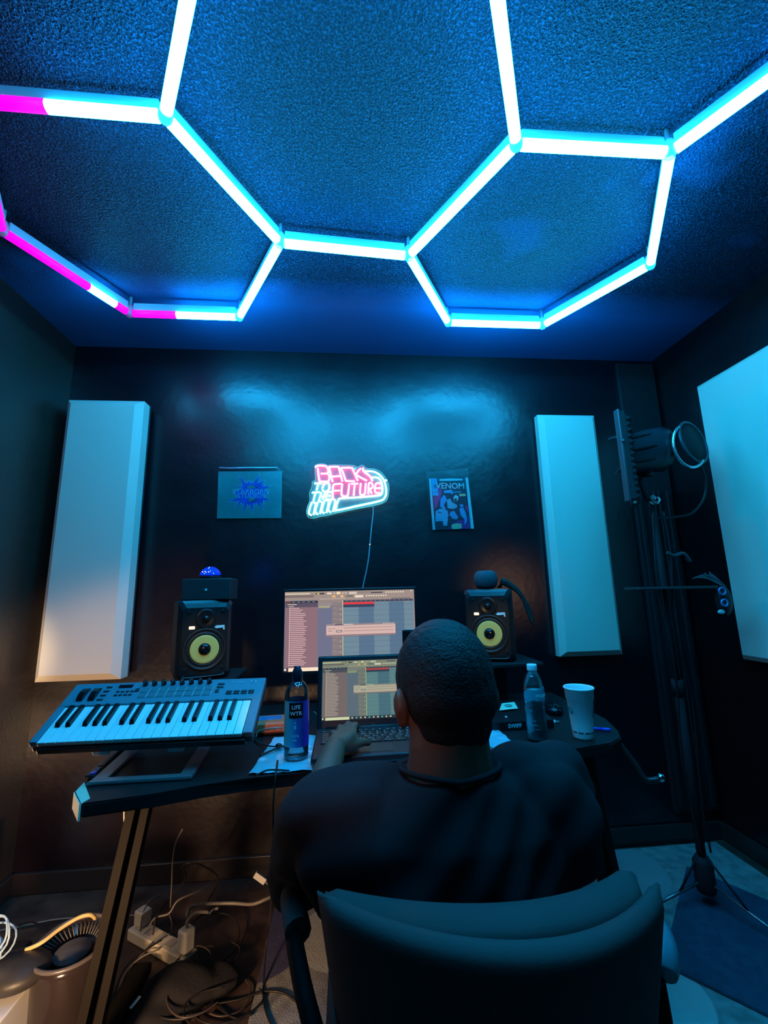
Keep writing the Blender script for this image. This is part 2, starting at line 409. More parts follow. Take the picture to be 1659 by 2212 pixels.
panel('large white fabric panel on the right side wall, cut by frame edge', T(XR-.002, 1.85, .872) @ RZ(radians(-90)), .62, 1.305, .06, .022)

# ================================================================ WALL PIECES
YW = YF-.012
def wp(x, y, Y=YW): return atY(x, y, Y)
# --- poster in clear bag, left
o = thing('bagged_poster', 'blue starburst studio poster in a clear bag taped left of the neon sign', 'poster', wp(539, 1119, YF-.004))
def pq(pts, y): return [atY(p[0], p[1], y) for p in pts]
def slab(mb, pts, y0, y1):
    a = pq(pts, y0); b = [V((p.x, y1, p.z)) for p in a]
    va = [mb.bm.verts.new(p) for p in a]; vb = [mb.bm.verts.new(p) for p in b]
    mb.face(va); mb.face(vb[::-1]); n = len(a)
    for i in range(n): mb.face([va[i], va[(i+1) % n], vb[(i+1) % n], vb[i]])
    return mb
P8 = lambda x, y: (440+x/8.295, 990+y/8.295)
card_m = mat('blue_poster_card', (.03, .42, .42), .30, bump=(26, .5, .006), mix=(7, (.04, .55, .55), .4, .7))
part('card', slab(MB(), [P8(*q) for q in ((265, 235), (1400, 235), (1388, 1070), (238, 1078))], YF-.006, YF-.001), o, card_m)
star = [(615, 285), (745, 440), (750, 395), (775, 440), (810, 380), (830, 440), (865, 400), (880, 445), (1008, 280), (965, 440), (1105, 380), (1040, 475), (1110, 445), (1070, 500), (1215, 485),
        (1110, 555), (1150, 600), (1150, 640), (1090, 660), (1100, 700), (1215, 770), (1105, 760), (1075, 755), (1080, 830), (1010, 790), (1090, 940), (940, 800), (940, 865), (900, 805), (872, 1010), (830, 820), (805, 880), (780, 820), (685, 1010),
        (725, 800), (685, 855), (660, 790), (540, 908), (630, 770), (435, 788), (600, 700), (560, 640), (520, 620), (560, 590), (690, 530), (500, 460), (680, 510), (660, 465), (705, 480)]
mb = MB().use(mat('star_edge_light_blue', (.10, .8, .9), .4, bump=(40, .1, .001)))
pc = V((835, 630))
big = [P8(*( pc + (V(q)-pc)*1.02)) for q in star]
slab(mb, big, YF-.0075, YF-.006)
mb.use(mat('star_blue', (.0, .10, .75), .4, bump=(40, .2, .002), mix=(20, (.0, .16, .85), .4, .6)))
slab(mb, [P8(*(pc+(V(q)-pc)*.93)) for q in star], YF-.009, YF-.0075)
mb.use(mat('teal_ink', (.02, .45, .38), .4, bump=(40, .1, .001)))
slab(mb, [P8(*q) for q in ((780, 500), (880, 480), (930, 530), (790, 545))], YF-.0095, YF-.009)
slab(mb, [P8(*q) for q in ((800, 720), (920, 700), (900, 750), (820, 785))], YF-.0095, YF-.009)
mb.use(mat('navy_ink', (.01, .03, .14), .4, bump=(40, .1, .001)))
slab(mb, [P8(*q) for q in ((900, 490), (975, 520), (960, 540))], YF-.0095, YF-.009)
slab(mb, [P8(*q) for q in ((820, 780), (975, 730), (940, 760), (860, 785))], YF-.0095, YF-.009)
mb.use(mat('star_letter_blue', (.2, .9, .95), .4, bump=(40, .1, .001)))
for body, cx, cy, sz in (('STARBORN', 850, 600, .036), ('STUDIOS', 850, 675, .034)):
    p = atY(*P8(cx, cy), YF-.010); mb.text(body, sz, T(p.x, p.y, p.z) @ RX(pi/2), .0006)
part('starburst_print', mb, o)
bag = film('clear_bag_film', (.98, .985, .99), .22, .0, (12, .3, .006))
mb = MB().use(bag); slab(mb, [P8(*q) for q in ((272, 145), (1330, 155), (1408, 250), (1395, 1075), (236, 1080), (268, 235))], YF-.0125, YF-.0115)
part('bag', mb, o)
mb = MB().use(mat('glossy_bag_lip', (.55, .7, .9), .08, metal=.7, bump=(40, .2, .003)))
pts = [atY(*P8(x, y), YF-.016) for x, y in ((280, 170), (500, 178), (800, 172), (1100, 172), (1318, 170))]
mb.tube(crv(pts), .0045, 8); part('bag_lip', mb, o)

# --- comic in clear bag, right  (the drawn figures are plain stand-in shapes)
o = thing('bagged_comic_book', 'comic book in a clear bag taped to the wall right of the neon sign', 'comic book', atY(975, 1145, YF-.004))
P11 = lambda x, y: (900+x/11.06, 1000+y/11.06)
cov = MB()
def reg(col, pts, lay, m=None):
    col = tuple(min(.9, c*1.5) for c in col)
    cov.use(m or mat('ink_%02d_%02d_%02d' % tuple(int(c*99) for c in col), col, .45, bump=(60, .1, .001)))
    slab(cov, [P11(*q) for q in pts], YF-.006-.0004*lay, YF-.0059-.0004*(lay-1))
reg((.008, .04, .06), ((290, 365), (1225, 350), (1365, 1570), (380, 1605)), 0)
reg((.30, .62, .64), ((290, 370), (340, 368), (445, 1600), (385, 1605)), 1)
reg((.42, .66, .66), ((1165, 350), (1225, 350), (1368, 1568), (1295, 1572)), 1)
reg((.50, .04, .22), ((540, 570), (590, 620), (600, 720), (540, 900), (500, 1000), (440, 1120), (400, 800), (520, 790)), 1)
reg((.50, .04, .22), ((1000, 1370), (1140, 1360), (1240, 1300), (1285, 1570), (760, 1580), (860, 1440), (960, 1400)), 1)
reg((.48, .04, .20), ((1150, 1050), (1210, 1000), (1240, 1150), (1220, 1180)), 1)
reg((.05, .38, .58), ((345, 370), (485, 368), (525, 780), (385, 785)), 2)
reg((.02, .16, .28), ((400, 520), (470, 510), (490, 600), (420, 620)), 3)
reg((.02, .16, .28), ((385, 690), (515, 688), (516, 700), (386, 702)), 3)
reg((.35, .62, .70), ((540, 385), (800, 370), (1090, 375), (1100, 415), (800, 430), (545, 430)), 2)
reg((.02, .38, .62), ((650, 660), (840, 640), (860, 690), (1060, 680), (1062, 705), (870, 710), (855, 760), (820, 715), (655, 715)), 2)
reg((.55, .52, .26), ((1015, 740), (1165, 735), (1172, 790), (1022, 795)), 3)
reg((.58, .56, .34), ((840, 1470), (950, 1445), (1070, 1450), (1082, 1540), (1040, 1575), (860, 1585), (835, 1530)), 3)
reg((.02, .34, .60), ((570, 860), (650, 760), (700, 810), (720, 900), (650, 1000), (700, 1120), (640, 1120), (560, 1040)), 3)
reg((.04, .40, .55), ((450, 1160), (560, 1090), (740, 1140), (760, 1260), (720, 1380), (450, 1400)), 3)
reg((.02, .33, .55), ((820, 1160), (900, 1150), (1000, 1300), (960, 1350), (860, 1330), (780, 1230)), 3)
reg((.02, .36, .62), ((1020, 1090), (1110, 1060), (1160, 1160), (1200, 1300), (1200, 1400), (1140, 1480), (1150, 1360), (1050, 1240)), 3)
reg((.02, .36, .62), ((1030, 1000), (1080, 980), (1120, 1010), (1100, 1060), (1040, 1050)), 4)
reg((.08, .42, .50), ((720, 880), (800, 850), (850, 940), (960, 1000), (970, 1060), (880, 1100), (740, 1080)), 4)
reg((.30, .62, .62), ((880, 820), (930, 760), (1000, 800), (990, 880), (900, 960)), 5)
reg((.01, .05, .08), ((900, 850), (960, 840), (950, 940), (900, 990)), 6)
reg((.10, .48, .60), ((620, 1350), (750, 1330), (730, 1500), (640, 1500)), 4)
reg((.01, .08, .14), ((500, 1160), (600, 1185), (600, 1205), (500, 1180)), 5)
cov.use(mat('comic_title_ink', (.62, .86, .86), .4, bump=(40, .1, .001)))
p = atY(*P11(803, 555), YF-.0095); cov.text('VENOM', .044, T(p.x, p.y, p.z) @ RX(pi/2) @ RZ(radians(-1)), .0005, bold=.0008)
part('cover', cov, o)
mb = MB().use(bag); slab(mb, [P11(*q) for q in ((215, 225), (1215, 130), (1235, 250), (1370, 1572), (335, 1612))], YF-.0125, YF-.0118)
part('bag', mb, o)

# --- neon sign
NY = YF-.028
o = thing('neon_sign', 'pink and white lit neon word sign on clear acrylic on the black wall', 'neon sign', atY(752, 1119, NY))
PN = lambda x, y: (640+x/7.541, 980+y/7.541)
outl = [(300, 220), (340, 175), (430, 163), (520, 190), (600, 182), (930, 190), (990, 220), (1080, 185), (1150, 240), (1280, 250), (1400, 320), (1500, 480), (1512, 600), (1480, 750), (1400, 810), (1250, 850),
        (950, 905), (650, 970), (500, 1010), (400, 1022), (300, 1050), (200, 1040), (165, 950), (185, 850), (222, 760), (215, 640), (255, 540), (260, 455), (310, 425)]
ac = mat('pinkish_clear_acrylic', (.85, .85, .85), .3, alpha=.10, bump=(20, .05, .001))
mb = MB(); slab(mb, [PN(*q) for q in outl], NY+.006, NY+.010); part('acrylic_panel', mb, o, ac)
mb = MB(); mb.tube(crv([atY(*PN(*q), NY+.004) for q in outl], 3, True), .0011, 6, True)
part('acrylic_edge', mb, o, glow('edge_lit_acrylic', (.10, .75, .85), 1.0))
pink = glow('neon_pink', (1, .10, .32), 14.0); cyan = glow('neon_aqua', (.16, .85, 1.0), 8.0)
strokes = [
 (pink, [(310, 225), (345, 198), (460, 200), (505, 230), (520, 285), (500, 322), (400, 325)]), (pink, [(500, 322), (535, 355), (537, 420), (510, 450), (410, 452), (375, 430), (350, 235)]),
 (pink, [(592, 460), (540, 235), (565, 215), (690, 215)]), (pink, [(690, 215), (752, 455)]), (pink, [(575, 375), (715, 365)]),
 (pink, [(890, 230), (730, 235), (755, 290), (800, 425), (825, 445), (955, 450)]), (pink, [(905, 222), (1002, 440)]),
 (pink, [(1050, 240), (995, 300), (985, 345), (1060, 395), (1150, 440)]), (pink, [(1090, 230), (1095, 285), (1200, 370), (1240, 450)]),
 (pink, [(735, 490), (625, 500), (600, 540), (592, 740)]), (pink, [(605, 605), (710, 600)]),
 (pink, [(750, 490), (735, 650), (765, 690), (820, 690), (845, 650), (862, 490)]), (pink, [(890, 492), (1010, 487)]), (pink, [(952, 492), (935, 680)]),
 (pink, [(1050, 480), (1038, 640), (1065, 672), (1108, 662), (1122, 620), (1132, 480)]), (pink, [(1172, 660), (1182, 490), (1225, 480), (1245, 520), (1235, 560), (1185, 572)]), (pink, [(1195, 575), (1230, 650)]),
 (pink, [(1378, 485), (1305, 485), (1280, 560), (1292, 630), (1368, 645)]), (pink, [(1285, 563), (1380, 560)]),
 (cyan, [(295, 483), (420, 483)]), (cyan, [(357, 490), (330, 600)]), (cyan, [(440, 520), (470, 480), (520, 480), (540, 520), (530, 580), (490, 615), (440, 610), (425, 570), (440, 520)]),
 (cyan, [(255, 635), (392, 627)]), (cyan, [(312, 640), (280, 765)]), (cyan, [(410, 632), (368, 758)]), (cyan, [(470, 625), (430, 750)]), (cyan, [(385, 700), (445, 692)]),
 (cyan, [(572, 622), (505, 640), (485, 735), (570, 748)]), (cyan, [(500, 690), (562, 682)]),
 (cyan, [(1110, 285), (1250, 290), (1350, 340), (1425, 430), (1460, 540), (1465, 650), (1430, 730), (1350, 772), (1000, 850), (665, 922), (642, 900), (682, 765), (725, 728), (1000, 712), (1330, 682), (1392, 650), (1405, 560), (1382, 450), (1330, 392), (1235, 385)]),
 (cyan, [(1425, 433), (1480, 436)])]
for k in range(4):
    x0 = 205+k*106; y0 = 790-k*17; 
    strokes.append((cyan, [(x0+45, y0+215), (x0+5, y0+190), (x0, y0+150), (x0+40, y0+20), (x0+75, y0), (x0+112, y0+25), (x0+105, y0+70), (x0+75, y0+205)]))
bk = mat('neon_tube_base', (.6, .6, .6), .5, bump=(50, .05, .001))
for m_, st in strokes:
    base = [atY(*PN(*q), NY) for q in st]
    pts = crv(base, 4) if len(base) > 2 else base
    mb = MB(); mb.tube(pts, .0045, 8)
    tb = part('neon_tube', mb, o, m_, label='pink-backed lettering tube' if m_ is pink else None)
for q in ((960, 240), (1440, 440), (230, 1000), (700, 250)):
    mb = MB(); p = atY(*PN(*q), NY); mb.cyl((p.x, p.y+.002, p.z), (p.x, YF, p.z), .007, 12)
    part('standoff', mb, o, chrome)
mb = MB(); mb.tube(crv([atY(806, 1095, NY+.01), atY(806, 1110, YF-.008), atY(802, 1145, YF-.008), atY(799, 1178, YF-.006), atY(794, 1220, YF-.006), atY(782, 1280, YF-.006), atY(778, 1340, YF-.006)]), .0032, 8)
part('power_cord', mb, o, mat('clear_cord', (.35, .4, .42), .3, bump=(50, .1, .001)))
p = atY(799, 1176, YF-.008); mb = MB(); mb.sphere(p, .003); part('indicator_light', mb, o, glow('tiny_white_led', (.8, 1, 1), 1.5))

# ================================================================ DESK
DZ = .74
desk = thing('desk', 'black desk under the keyboard, laptop and speakers with curved front edge', 'desk', (.1, 1.55, 0))
top = [(-.605, 1.140), (-.655, 1.205), (-.695, 1.40), (-.72, 1.60), (-.72, 1.98), (.92, 1.98), (.92, 1.56), (.885, 1.44), (.845, 1.365), (.79, 1.325), (.66, 1.30), (.30, 1.255), (-.10, 1.245), (-.26, 1.232), (-.36, 1.205), (-.46, 1.172)]
desk_m = mat('black_carbon_desk', (.008, .007, .008), .5, bump=(350, .3, .0008))
mb = MB(); mb.prism(top, DZ-.03, DZ, bev=.004); part('tabletop', mb, desk, desk_m)
mb = MB().use(mat('cream_tape', (.72, .66, .48), .5, bump=(60, .2, .001)))
mb.prism([(-.6062, 1.1380), (-.6570, 1.2046), (-.668, 1.262), (-.600, 1.165)], DZ-.0005, DZ+.0012)
mb.prism([(-.6070, 1.1350), (-.6590, 1.2036), (-.6560, 1.2060), (-.604, 1.138)], DZ-.034, DZ+.0012)
part('corner_tape', mb, desk, label='cream tape wrapped over the desk corner')
leg_m = mat('desk_leg_metal', (.010, .008, .006), .7, metal=.0, spec=.12, bump=(200, .2, .0008))
def bar(mb, a, b, wx, wy):
    a, b = V(a), V(b); d = (b-a).normalized(); x = V((1, 0, 0)); x = (x-d*x.dot(d)).normalized(); y = d.cross(x)
    r = [[p + x*(sx*wx/2)+y*(sy*wy/2) for sx, sy in ((-1, -1), (1, -1), (1, 1), (-1, 1))] for p in (a, b)]
    mb.rings(r, smooth=False)
for x0, x1 in ((-.553, -.664), (.70, .80)):
    mb = MB(); bar(mb, (x0-.016, 1.35, DZ-.03), (x1-.018, 1.35, .03), .022, .03); bar(mb, (x0+.020, 1.35, DZ-.03), (x1+.022, 1.35, .03), .020, .03)
    bar(mb, (x0+.002, 1.372, DZ-.03), (x1+.002, 1.372, .03), .035, .012)
    lg = part('leg', mb, desk, leg_m)
    mb = MB(); mb.box((x1, 1.45, .024), (.06, .50, .030), bev=.008); part('foot', mb, lg, leg_m)
mb = MB(); mb.box((.1, 1.86, .60), (1.4, .02, .06), bev=.003); part('crossbar', mb, desk, blk_metal)
for nm, cx, z, x0_, x1_ in (('left', -.52, .905, -.63, -.41), ('right', .60, .922, .46, .755)):
    st_ = thing('speaker_riser', 'low black riser carrying the %s studio speaker above the desk' % nm, 'speaker stand', (cx, 1.79, DZ))
    mb = MB(); mb.box(((x0_+x1_)/2, 1.79, z-.009), (x1_-x0_, .25, .018), bev=.006); part('platform', mb, st_, black_matte)
    mb = MB(); mb.box((cx, 1.82, (z-.018+DZ+.001)/2), (.08, .12, z-.018-DZ-.001), bev=.006); part('post', mb, st_, black_matte)
mb = MB(); mb.tube(crv([(.86, 1.40, DZ-.03), (.885, 1.37, .66), (.90, 1.35, .625), (.935, 1.335, .63)]), .009, 10)
mb.use(chrome) if False else None
hk = part('headphone_hook', mb, desk, blk_metal)
mb = MB(); mb.sphere((.938, 1.334, .634), .012); part('hook_tip', mb, hk, chrome)

# ================================================================ STUDIO MONITORS
yellow = mat('yellow_woven_cone', (.78, .62, .16), .45, bump=(500, .6, .001))
def speaker(label, x, y, z, rz):
    o = thing('studio_speaker', label, 'speaker', (x, y, z), rz, None)
    w_, h_, d_ = .188, .278, .235
    mb = MB(); mb.box((0, d_/2+.018, h_/2), (w_, d_, h_), bev=.012); part('cabinet', mb, o, black_matte, world=False)
    mb = MB()   # chamfered baffle
    def rect(hw, z0, z1, y, c=.012):
        return [V((-hw+c, y, z0)), V((hw-c, y, z0)), V((hw, y, z0+c)), V((hw, y, z1-c)), V((hw-c, y, z1)), V((-hw+c, y, z1)), V((-hw, y, z1-c)), V((-hw, y, z0+c))]
    mb.rings([rect(w_/2, 0, h_, .030), rect(w_/2, 0, h_, .018), rect(w_/2-.006, .006, h_-.010, .008), rect(w_/2-.016, .012, h_-.026, 0)], smooth=False)
    bf = part('baffle', mb, o, mat('speaker_baffle', (.016, .016, .018), .28, bump=(300, .1, .0006)), world=False)
    Mw = T(0, 0, .105) @ RX(pi/2)
    mb = MB(); mb.lathe([(.074, -.002), (.074, .004), (.070, .007), (.066, .004), (.063, .001), (.060, .001), (.057, .005), (.053, .005), (.051, .002), (.050, -.004), (.001, -.004)], Mw, 40); part('woofer_surround', mb, o, rubber, world=False)
    mb = MB(); mb.lathe([(.050, .0035), (.049, .0045), (.020, -.0020), (.001, -.0022)], Mw, 40); part('woofer_cone', mb, o, yellow, world=False)
    mb = MB(); mb.lathe([(.0225, -.001), (.021, .006), (.016, .011), (.009, .014), (.001, .015)], Mw, 28); part('dust_cap', mb, o, black_gloss, world=False)
    Mt = T(0, 0, .212) @ RX(pi/2)
    mb = MB(); mb.lathe([(.036, .0), (.034, .003), (.028, .0028), (.018, .0008), (.016, .0006), (.001, .0006)], Mt, 32); part('tweeter_waveguide', mb, o, mat('waveguide', (.015, .015, .017), .22, bump=(300, .05, .0005)), world=False)
    mb = MB(); mb.lathe([(.013, .001), (.0125, .006), (.009, .011), (.004, .0135), (.001, .014)], Mt, 24); part('tweeter_dome', mb, o, black_gloss, world=False)
    mb = MB(); mb.box((-.046, -.001, .182), (.020, .003, .011), bev=.002); part('power_badge', mb, o, glow('speaker_badge_lit', (1, .86, .68), 1.1), world=False)
    mb = MB(); mb.prism([(.030, .180), (.036, .186), (.065, .187), (.066, .170), (.060, .171), (.060, .178), (.036, .176)], 0, .003, RX(pi/2)); part('logo_plate', mb, o, mat('light_logo_ink', (.45, .8, .85), .4, bump=(50, .05, .001)), world=False)
    for sx, sz in ((-.058, .238), (.058, .238), (-.062, .038), (.062, .038)):
        mb = MB(); mb.lathe([(.006, -.001), (.006, .002), (.004, .0025), (.001, .0015)], T(sx, 0, sz) @ RX(pi/2), 12)
        part('screw', mb, o, black_plastic, world=False)
    mb = MB(); mb.box((0, .004, .022), (.11, .010, .016), bev=.003); pt = part('bass_port', mb, o, mat('port_dark', (.003, .003, .003), .8, bump=(20, .1, .001)), world=False)
    mb = MB(); mb.tube(crv([(-.066, -.001, .018), (-.062, -.004, .012), (0, -.005, .011), (.062, -.004, .012), (.066, -.001, .018)]), .0028, 8); part('port_lip', mb, pt, mat('port_lip', (.05, .05, .055), .18, bump=(50, .05, .0005)), world=False)
    return o
speaker('black studio speaker with yellow cone left of the monitor, box on top', -.512, 1.665, .907, radians(24))
speaker('black studio speaker with yellow cone right of the monitor, half behind the head', .565, 1.715, .924, radians(-22))
# black box with dome on the left speaker
o = thing('black_box', 'small black box with tiny pale logo on top of the left speaker', 'box', (-.528, 1.755, 1.186), radians(2))
mb = MB(); mb.box((0, 0, .040), (.178, .13, .080), bev=.004); part('body', mb, o, mat('box_black', (.030, .032, .036), .5, bump=(100, .1, .0006)), world=False)
mb = MB(); mb.box((0, -.0655, .038), (.008, .002, .007), bev=.0005); part('logo', mb, o, mat('pale_logo', (.35, .8, .85), .4, bump=(10, .1, .001)), world=False)
o = thing('star_projector', 'round light projector with a glowing blue dome on the small black box', 'projector', (-.526, 1.735, 1.267))
mb = MB(); mb.lathe([(.036, 0), (.041, .003), (.041, .006), (.001, .006)], None, 28); part('base', mb, o, black_plastic, world=False)
mb = MB().use(glow('blue_dome', (.0, .04, .95), .85)); mb.sphere((0, 0, .006), .040, n=28, m=16, z0=.05)
dm = part('dome', mb, o, world=False)
mb = MB()
for a, e in ((-1.57, 1.15), (-1.60, .95), (-1.9, .55), (-1.8, .50), (-2.1, .45), (-1.7, .40), (-1.45, .42), (-1.3, .55), (-2.25, .50), (-1.85, .30), (-1.0, .30), (-1.5, .5)):
    mb.sphere((.0403*cos(e)*cos(a), .0403*cos(e)*sin(a), .006+.0403*sin(e)), .0011, n=8, m=6)
part('star_lens', mb, dm, glow('white_star', (.8, 1, 1), 3), world=False)
point('projector_light', (-.47, 1.80, 1.33), .10, (.0, .05, 1), .02, 70, (-.36, 2.17, 1.27), .8)
# smart speaker
o = thing('smart_speaker', 'round fabric smart speaker on top of the right speaker', 'smart speaker', (.583, 1.775, 1.203))
mb = MB(); mb.lathe([(.001, .004), (.036, .004), (.045, .016), (.050, .036), (.048, .055), (.040, .070), (.028, .076), (.001, .077)], None, 36); part('fabric_shell', mb, o, mat('slate_mesh_fabric', (.05, .075, .09), .8, bump=(900, .6, .0008)), world=False)
mb = MB(); mb.lathe([(.001, 0), (.032, 0), (.034, .005), (.001, .005)], None, 24); part('foot_ring', mb, o, rubber, world=False)
mb = MB()
o = thing('black_strap_bundle', 'black straps drooping off the right speaker top towards the wall', 'strap', (.64, 1.82, 1.205))
for k in range(6):
    q = random.uniform(-.012, .012); e = .75+.05*k
    pts = crv([V((.642+.003*k, 1.80, 1.209)), V((.650, 1.77+q, 1.222+.003*k)), V((.665, 1.76+q, 1.216+.004*k)), V((.70+.016*e, 1.75, 1.19+q)), V((.725+.02*e, 1.75, 1.15-.01*k)), V((.745+.02*e, 1.75, 1.11-.012*k))], 5)
    mb = MB(); mb.tube(pts, [.0035+.003*sin(pi*i/(len(pts)-1)) for i in range(len(pts))], 6); part('strap', mb, o, mat('black_strap', (.03, .028, .027), .7, bump=(200, .2, .001)))

# ================================================================ SCREENS
def ui(mb, P, tint, seed, full=True, vmax=1.0):
    """P(u, v, layer) gives a 3D point; u right, v down"""
    rnd = random.Random(seed)
    def r(u0, v0, u1, v1, c, lay, s=1.0):
        c = lin(*c); c = tuple(a*b for a, b in zip(c, tint)); nm = 'screen_%03d_%03d_%03d' % tuple(int(min(1, x)*255) for x in c)
        mb.use(glow(nm, c, s)); mb.poly([P(u0, v1, lay), P(u1, v1, lay), P(u1, v0, lay), P(u0, v0, lay)])
    r(0, 0, 1, vmax, (95, 118, 142), 0)
    r(0, 0, 1, .115, (160, 145, 138), 1); r(.25, .115, 1, .15, (150, 135, 132), 1)
    r(0, .045, .22, .075, (125, 112, 110), 2); r(0, .02, .19, .035, (225, 212, 180), 2); r(.235, .02, .30, .04, (70, 66, 66), 2); r(.245, .022, .262, .038, (225, 205, 90), 3)
    r(.32, .018, .355, .042, (235, 215, 190), 2); r(.395, .01, .42, .045, (245, 220, 165), 2); r(.36, .055, .385, .085, (235, 180, 110), 2); r(.425, .055, .447, .085, (235, 190, 130), 2)
    for k in range(5): r(.37+k*.022, .022, .382+k*.022, .034, (235, 220, 200), 3)
    r(.49, .015, .55, .045, (215, 200, 190), 2); r(.535, .06, .60, .09, (240, 222, 205), 2); r(.47, .065, .52, .075, (60, 55, 58), 2)
    for k in range(9): r(.62+k*.019, .062, .631+k*.019, .078, (235, 225, 205), 2)
    for k in range(8): r(.775+k*.019, .02, .785+k*.019, .036, (240, 228, 210), 2)
    r(.66, .022, .75, .038, (75, 72, 85), 2); r(.55, .02, .65, .026, (110, 100, 100), 2); r(.97, .01, .985, .02, (230, 220, 210), 2)
    for k in range(14): r(.27+k*.014, .095, .277+k*.014, .104, (215, 205, 195), 2)
    r(.82, .105, .97, .125, (120, 112, 120), 2)
    # browser
    r(.004, .12, .25, .95, (142, 112, 122), 1); r(.004, .12, .25, .20, (92, 82, 100), 2); r(.004, .12, .04, .145, (120, 70, 55), 3); r(.045, .12, .25, .145, (45, 42, 58), 3)
    for k in range(5): r(.055+k*.038, .13, .078+k*.038, .136, (170, 165, 175), 4)
    r(.02, .158, .09, .166, (235, 220, 205), 3); r(.03, .185, .07, .192, (220, 205, 200), 3)
    for k in range(31):
        v = .205+k*.0236; u1 = .09+.085*rnd.random() if k > 25 or k < 3 else .14+.03*rnd.random()
        r(.036, v, .044, v+.012, (250, 225, 225), 3); r(.048, v+.002, u1, v+.0105, (222, 186, 190), 3)
    # middle column and tracks
    r(.252, .15, .36, .95, (112, 116, 142), 1); r(.252, .15, .36, .19, (148, 140, 140), 2); r(.256, .19, .345, .215, (172, 165, 130), 3)
    r(.36, .15, .435, .95, (138, 128, 132), 1)
    for k in range(11):
        v = .20+.068*k; r(.36, v, .435, v+.004, (105, 100, 108), 2); r(.42, v+.03, .426, v+.038, (235, 225, 225), 2); r(.365, v+.012, .39, v+.018, (165, 155, 155), 2)
    r(.445, .125, .99, .148, (66, 68, 88), 2)
    for k in range(14): r(.47+k*.037, .132, .474+k*.037, .138, (200, 205, 215), 3)
    for k in range(5):
        u0 = .445+k*.118; c = (112, 140, 158) if k % 2 == 0 else (90, 118, 146)
        r(u0, .15, min(u0+.118, .99), .95, c, 1)
    for k in range(12):
        v = .19+.066*k; r(.445, v, .99, v+.0028, (80, 98, 120), 2)
    r(.445, .15, .685, .178, (225, 62, 66), 3); r(.445, .178, .685, .215, (58, 68, 92), 3)
    r(.4385, .125, .4425, .95, (245, 232, 160), 4)
    r(.99, .13, 1, .95, (150, 140, 145), 3)
    # dialog window
    r(.315, .425, .845, .445, (150, 138, 142), 5); r(.315, .445, .845, .56, (214, 184, 180), 5); r(.315, .56, .845, .58, (150, 125, 130), 5)
    r(.38, .428, .435, .44, (85, 72, 85), 6); r(.45, .43, .52, .437, (235, 225, 220), 6); r(.39, .505, .435, .53, (98, 84, 84), 6); r(.395, .513, .43, .522, (240, 225, 215), 7)
    r(.45, .47, .83, .482, (186, 158, 150), 6); r(.45, .51, .83, .522, (186, 158, 150), 6); r(.33, .48, .36, .487, (150, 125, 125), 6); r(.33, .51, .36, .517, (150, 125, 125), 6); r(.37, .475, .38, .49, (150, 125, 125), 6)
    for k in range(5): r(.75+k*.018, .430, .76+k*.018, .437, (235, 225, 225), 6)
    # task bar
    r(0, .95, 1, 1, (60, 55, 66), 2); r(.004, .958, .02, .985, (240, 228, 220), 3); r(.035, .953, .27, .997, (252, 232, 208), 3)
    for k in range(10): r(.29+k*.042, .962, .305+k*.042, .985, [(225, 225, 225), (110, 190, 225), (220, 215, 200)][k % 3], 3)
# external monitor
mc = atY(617, 1280, 1.80)
o = thing('computer_monitor', 'large flat monitor showing music software behind the laptop', 'monitor', (.02, 1.84, DZ))
x0, x1, z0, z1 = -.252, .286, .895, 1.213
sk = V((0, 0, 0))
mb = MB(); mb.box(((x0+x1)/2, 1.815, (z0+z1)/2-.002), (x1-x0+.012, .026, z1-z0+.018), bev=.004); part('bezel', mb, o, black_plastic)
mb = MB()
def PM(u, v, l): return V((x0+.004+(x1-x0-.008)*u, 1.8015-.00025*l, z1-.004+(z0+.008-z1)*v))
ui(mb, PM, (1, .95, .92), 3); part('display', mb, o)
mb = MB(); mb.box((.02, 1.845, .835), (.06, .03, .16), bev=.005); st = part('stand_neck', mb, o, black_plastic)
mb = MB(); mb.box((.02, 1.83, DZ+.008), (.24, .18, .012), bev=.004); part('stand_base', mb, o, black_plastic)
mb = MB(); mb.box((.02, 1.80, z0-.0075), (.03, .002, .004)); part('brand_plate', mb, o, dark_grey)
# phone / small display behind the head
o = thing('propped_tablet', 'small black tablet standing upright behind the seated man\'s head', 'tablet', (.30, 1.70, DZ+.0))
mb = MB(); mb.box((.292, 1.70, .898), (.155, .012, .314), bev=.006, seg=2); part('case', mb, o, mat('tablet_black', (.012, .012, .014), .2, bump=(30, .05, .0005)))
mb = MB(); mb.tube([(.218, 1.694, 1.0545), (.292, 1.694, 1.0565), (.366, 1.694, 1.0545)], .0016, 6); part('bright_edge', mb, o, mat('pale_metal', (.7, .8, .85), .25, metal=.8, bump=(60, .05, .001)))
mb = MB(); mb.box((.30, 1.73, .802), (.10, .05, .12), bev=.006); part('stand', mb, o, black_plastic)
